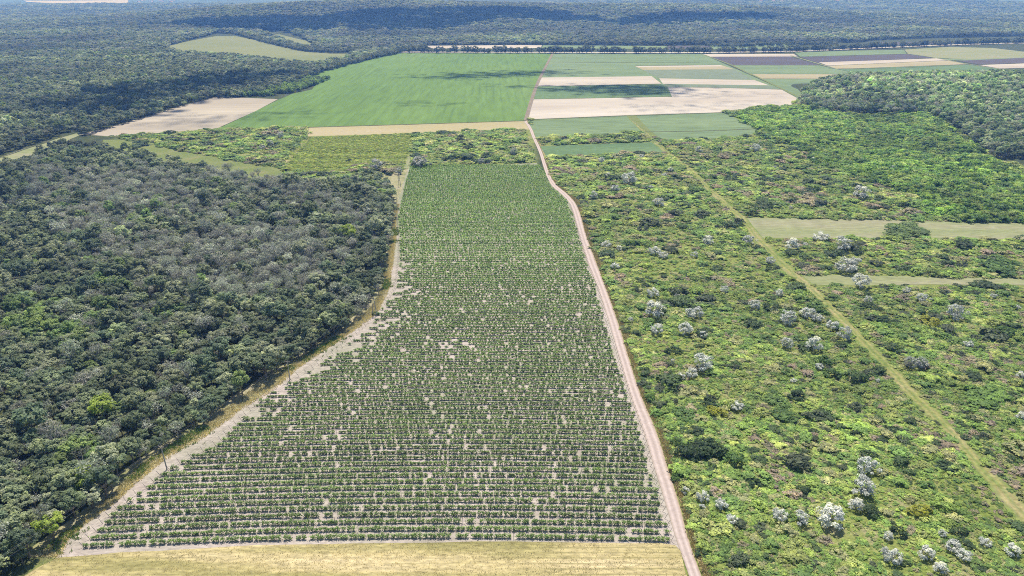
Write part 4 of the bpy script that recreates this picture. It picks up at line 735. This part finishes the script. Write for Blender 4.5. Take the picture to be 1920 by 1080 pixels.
for grp, lb, n_, (xa, xb, ya, yb) in (('houses of the far village', 'tiny pale house of the distant village, upper right', 46, (1425, 1610, 1.2, 5.5)), ('houses of the far hamlet', 'tiny pale house of the distant hamlet, upper left', 16, (242, 330, 2.0, 6.5))):
    for i in range(n_):
        p = GT(rng.uniform(xa, xb), rng.uniform(ya, yb)); o = link('house', hm); s = rng.uniform(1.1, 2.2); o.location = (p[0], p[1], float(terrain(*p))); o.scale = (s*1.2, s, s*1.4); o.rotation_euler = (0, 0, rng.uniform(0, 3)); tag(o, lb, 'house', grp)
# ------------------------------------------------------------------ clouds high above the view: they throw the shade patches on fields and hills
ico_v = []; ph = (1+5**.5)/2
for a_ in (-1, 1):
    for b2 in (-ph, ph): ico_v += [(0, a_, b2), (a_, b2, 0), (b2, 0, a_)]
ico_v = np.array(ico_v)/math.hypot(1, ph)
ico_f = [(i, j, k_) for i in range(12) for j in range(i+1, 12) for k_ in range(j+1, 12) if all(np.linalg.norm(ico_v[p_]-ico_v[q_]) < 1.1 for p_, q_ in ((i, j), (j, k_), (i, k_)))]
ico_f = np.array([f if np.dot(np.cross(ico_v[f[1]]-ico_v[f[0]], ico_v[f[2]]-ico_v[f[0]]), ico_v[f[0]]) > 0 else (f[0], f[2], f[1]) for f in ico_f])
CH = 1300.0; VV, FF, off = [], [], 0
def cloud(pp, r, cov, blur, asp=1.0):
    global off
    P = np.array([GT(*p) for p in pp]); lo, hi = P.min(0), P.max(0)
    area = .5*abs(np.dot(P[:, 0], np.roll(P[:, 1], 1))-np.dot(P[:, 1], np.roll(P[:, 0], 1))); n_ = int(min(9000, cov*area/(math.pi*r*r)))+1
    got = 0
    for _ in range(40*n_):
        if got >= n_: break
        q = lo+(hi-lo)*rng.random(2)
        if not inside(P, np.array([q[0]]), np.array([q[1]]))[0]: continue
        q = q+rng.normal(size=2)*blur*np.array([1.6, .8]); z = CH+rng.normal()*25; g = float(terrain(q[0], q[1])); rr_ = r*rng.uniform(.6, 1.3)
        c = np.array([q[0], q[1]+(z-g)/math.tan(SUN_EL), z]); VV.append(ico_v*rr_+c); FF.append(ico_f+off); off += 12; got += 1
cloud([(300, 50), (400, 57), (500, 60), (600, 62), (660, 60), (720, 61), (800, 62), (858, 53), (900, 46), (960, 40), (1060, 44), (1140, 46), (1100, 37), (1060, 30), (1000, 21), (900, 18.5), (780, 19.5), (690, 25), (610, 36), (480, 37), (380, 43)], 30, 4.5, 18)
cloud([(1130, 46), (1200, 36), (1300, 29), (1400, 30), (1460, 34), (1440, 41), (1350, 44), (1250, 51), (1150, 50)], 26, 4.0, 20)
cloud([(800, 143), (860, 140), (920, 137), (1000, 133), (1060, 136), (1030, 140), (920, 142), (880, 148), (830, 148)], 4.5, 2.6, 20)
cloud([(960, 160), (1000, 159), (1010, 164), (975, 166)], 4, 1.2, 16)
cloud([(1040, 163), (1100, 162), (1250, 160), (1262, 178), (1180, 180), (1110, 172)], 5, 3.0, 18)
cloud([(770, 193), (800, 190), (816, 193), (790, 197)], 3.5, 1.8, 13)
cloud([(290, 228), (400, 214), (480, 212), (560, 209), (585, 213), (470, 221), (390, 230), (320, 238)], 2.6, .75, 20)
cloud([(1180, 206), (1250, 197), (1400, 190), (1430, 194), (1300, 204), (1200, 211)], 2.6, .5, 20)
cloud([(1270, 178), (1330, 176), (1460, 178), (1400, 184), (1290, 184)], 2.6, .3, 16)
cloud([(100, 208), (200, 172), (330, 156), (430, 147), (540, 146), (450, 168), (395, 176), (330, 190), (250, 215), (200, 224), (150, 220)], 9, 3.0, 14)
cloud([(-40, 400), (0, 350), (50, 335), (85, 350), (70, 385), (0, 410)], 6, 1.1, 10)
cloud([(1530, 208), (1600, 190), (1680, 200), (1740, 222), (1640, 218)], 6, .7, 14)
m_cl = bpy.data.materials.new('cloud'); m_cl.use_nodes = True; bs = m_cl.node_tree.nodes['Principled BSDF']; bs.inputs['Base Color'].default_value = (.9, .9, .9, 1); bs.inputs['Roughness'].default_value = 1
tag(link('clouds', mesh('clouds', np.concatenate(VV), np.concatenate(FF), m_cl)), 'small white clouds high above the fields', 'cloud', None, 'stuff')
# ------------------------------------------------------------------ haze
hv, hf = box((0, 7300, 128), (30000, 16600, 262)); hz = mesh('haze', hv, hf)
m_h = bpy.data.materials.new('haze'); m_h.use_nodes = True; t = m_h.node_tree; t.nodes.clear(); out = t.nodes.new('ShaderNodeOutputMaterial'); pv = t.nodes.new('ShaderNodeVolumePrincipled')
pv.inputs['Color'].default_value = (.16, .38, 1.0, 1); pv.inputs['Absorption Color'].default_value = (1, 1, 1, 1); pv.inputs['Density'].default_value = 1.8e-4; pv.inputs['Density Attribute'].default_value = ''; pv.inputs['Anisotropy'].default_value = .2
t.links.new(pv.outputs[0], out.inputs['Volume']); m_h.cycles.homogeneous_volume = True; hz.materials.append(m_h)
tag(link('haze', hz), 'pale blue haze over the distant hills', 'haze', None, 'stuff')
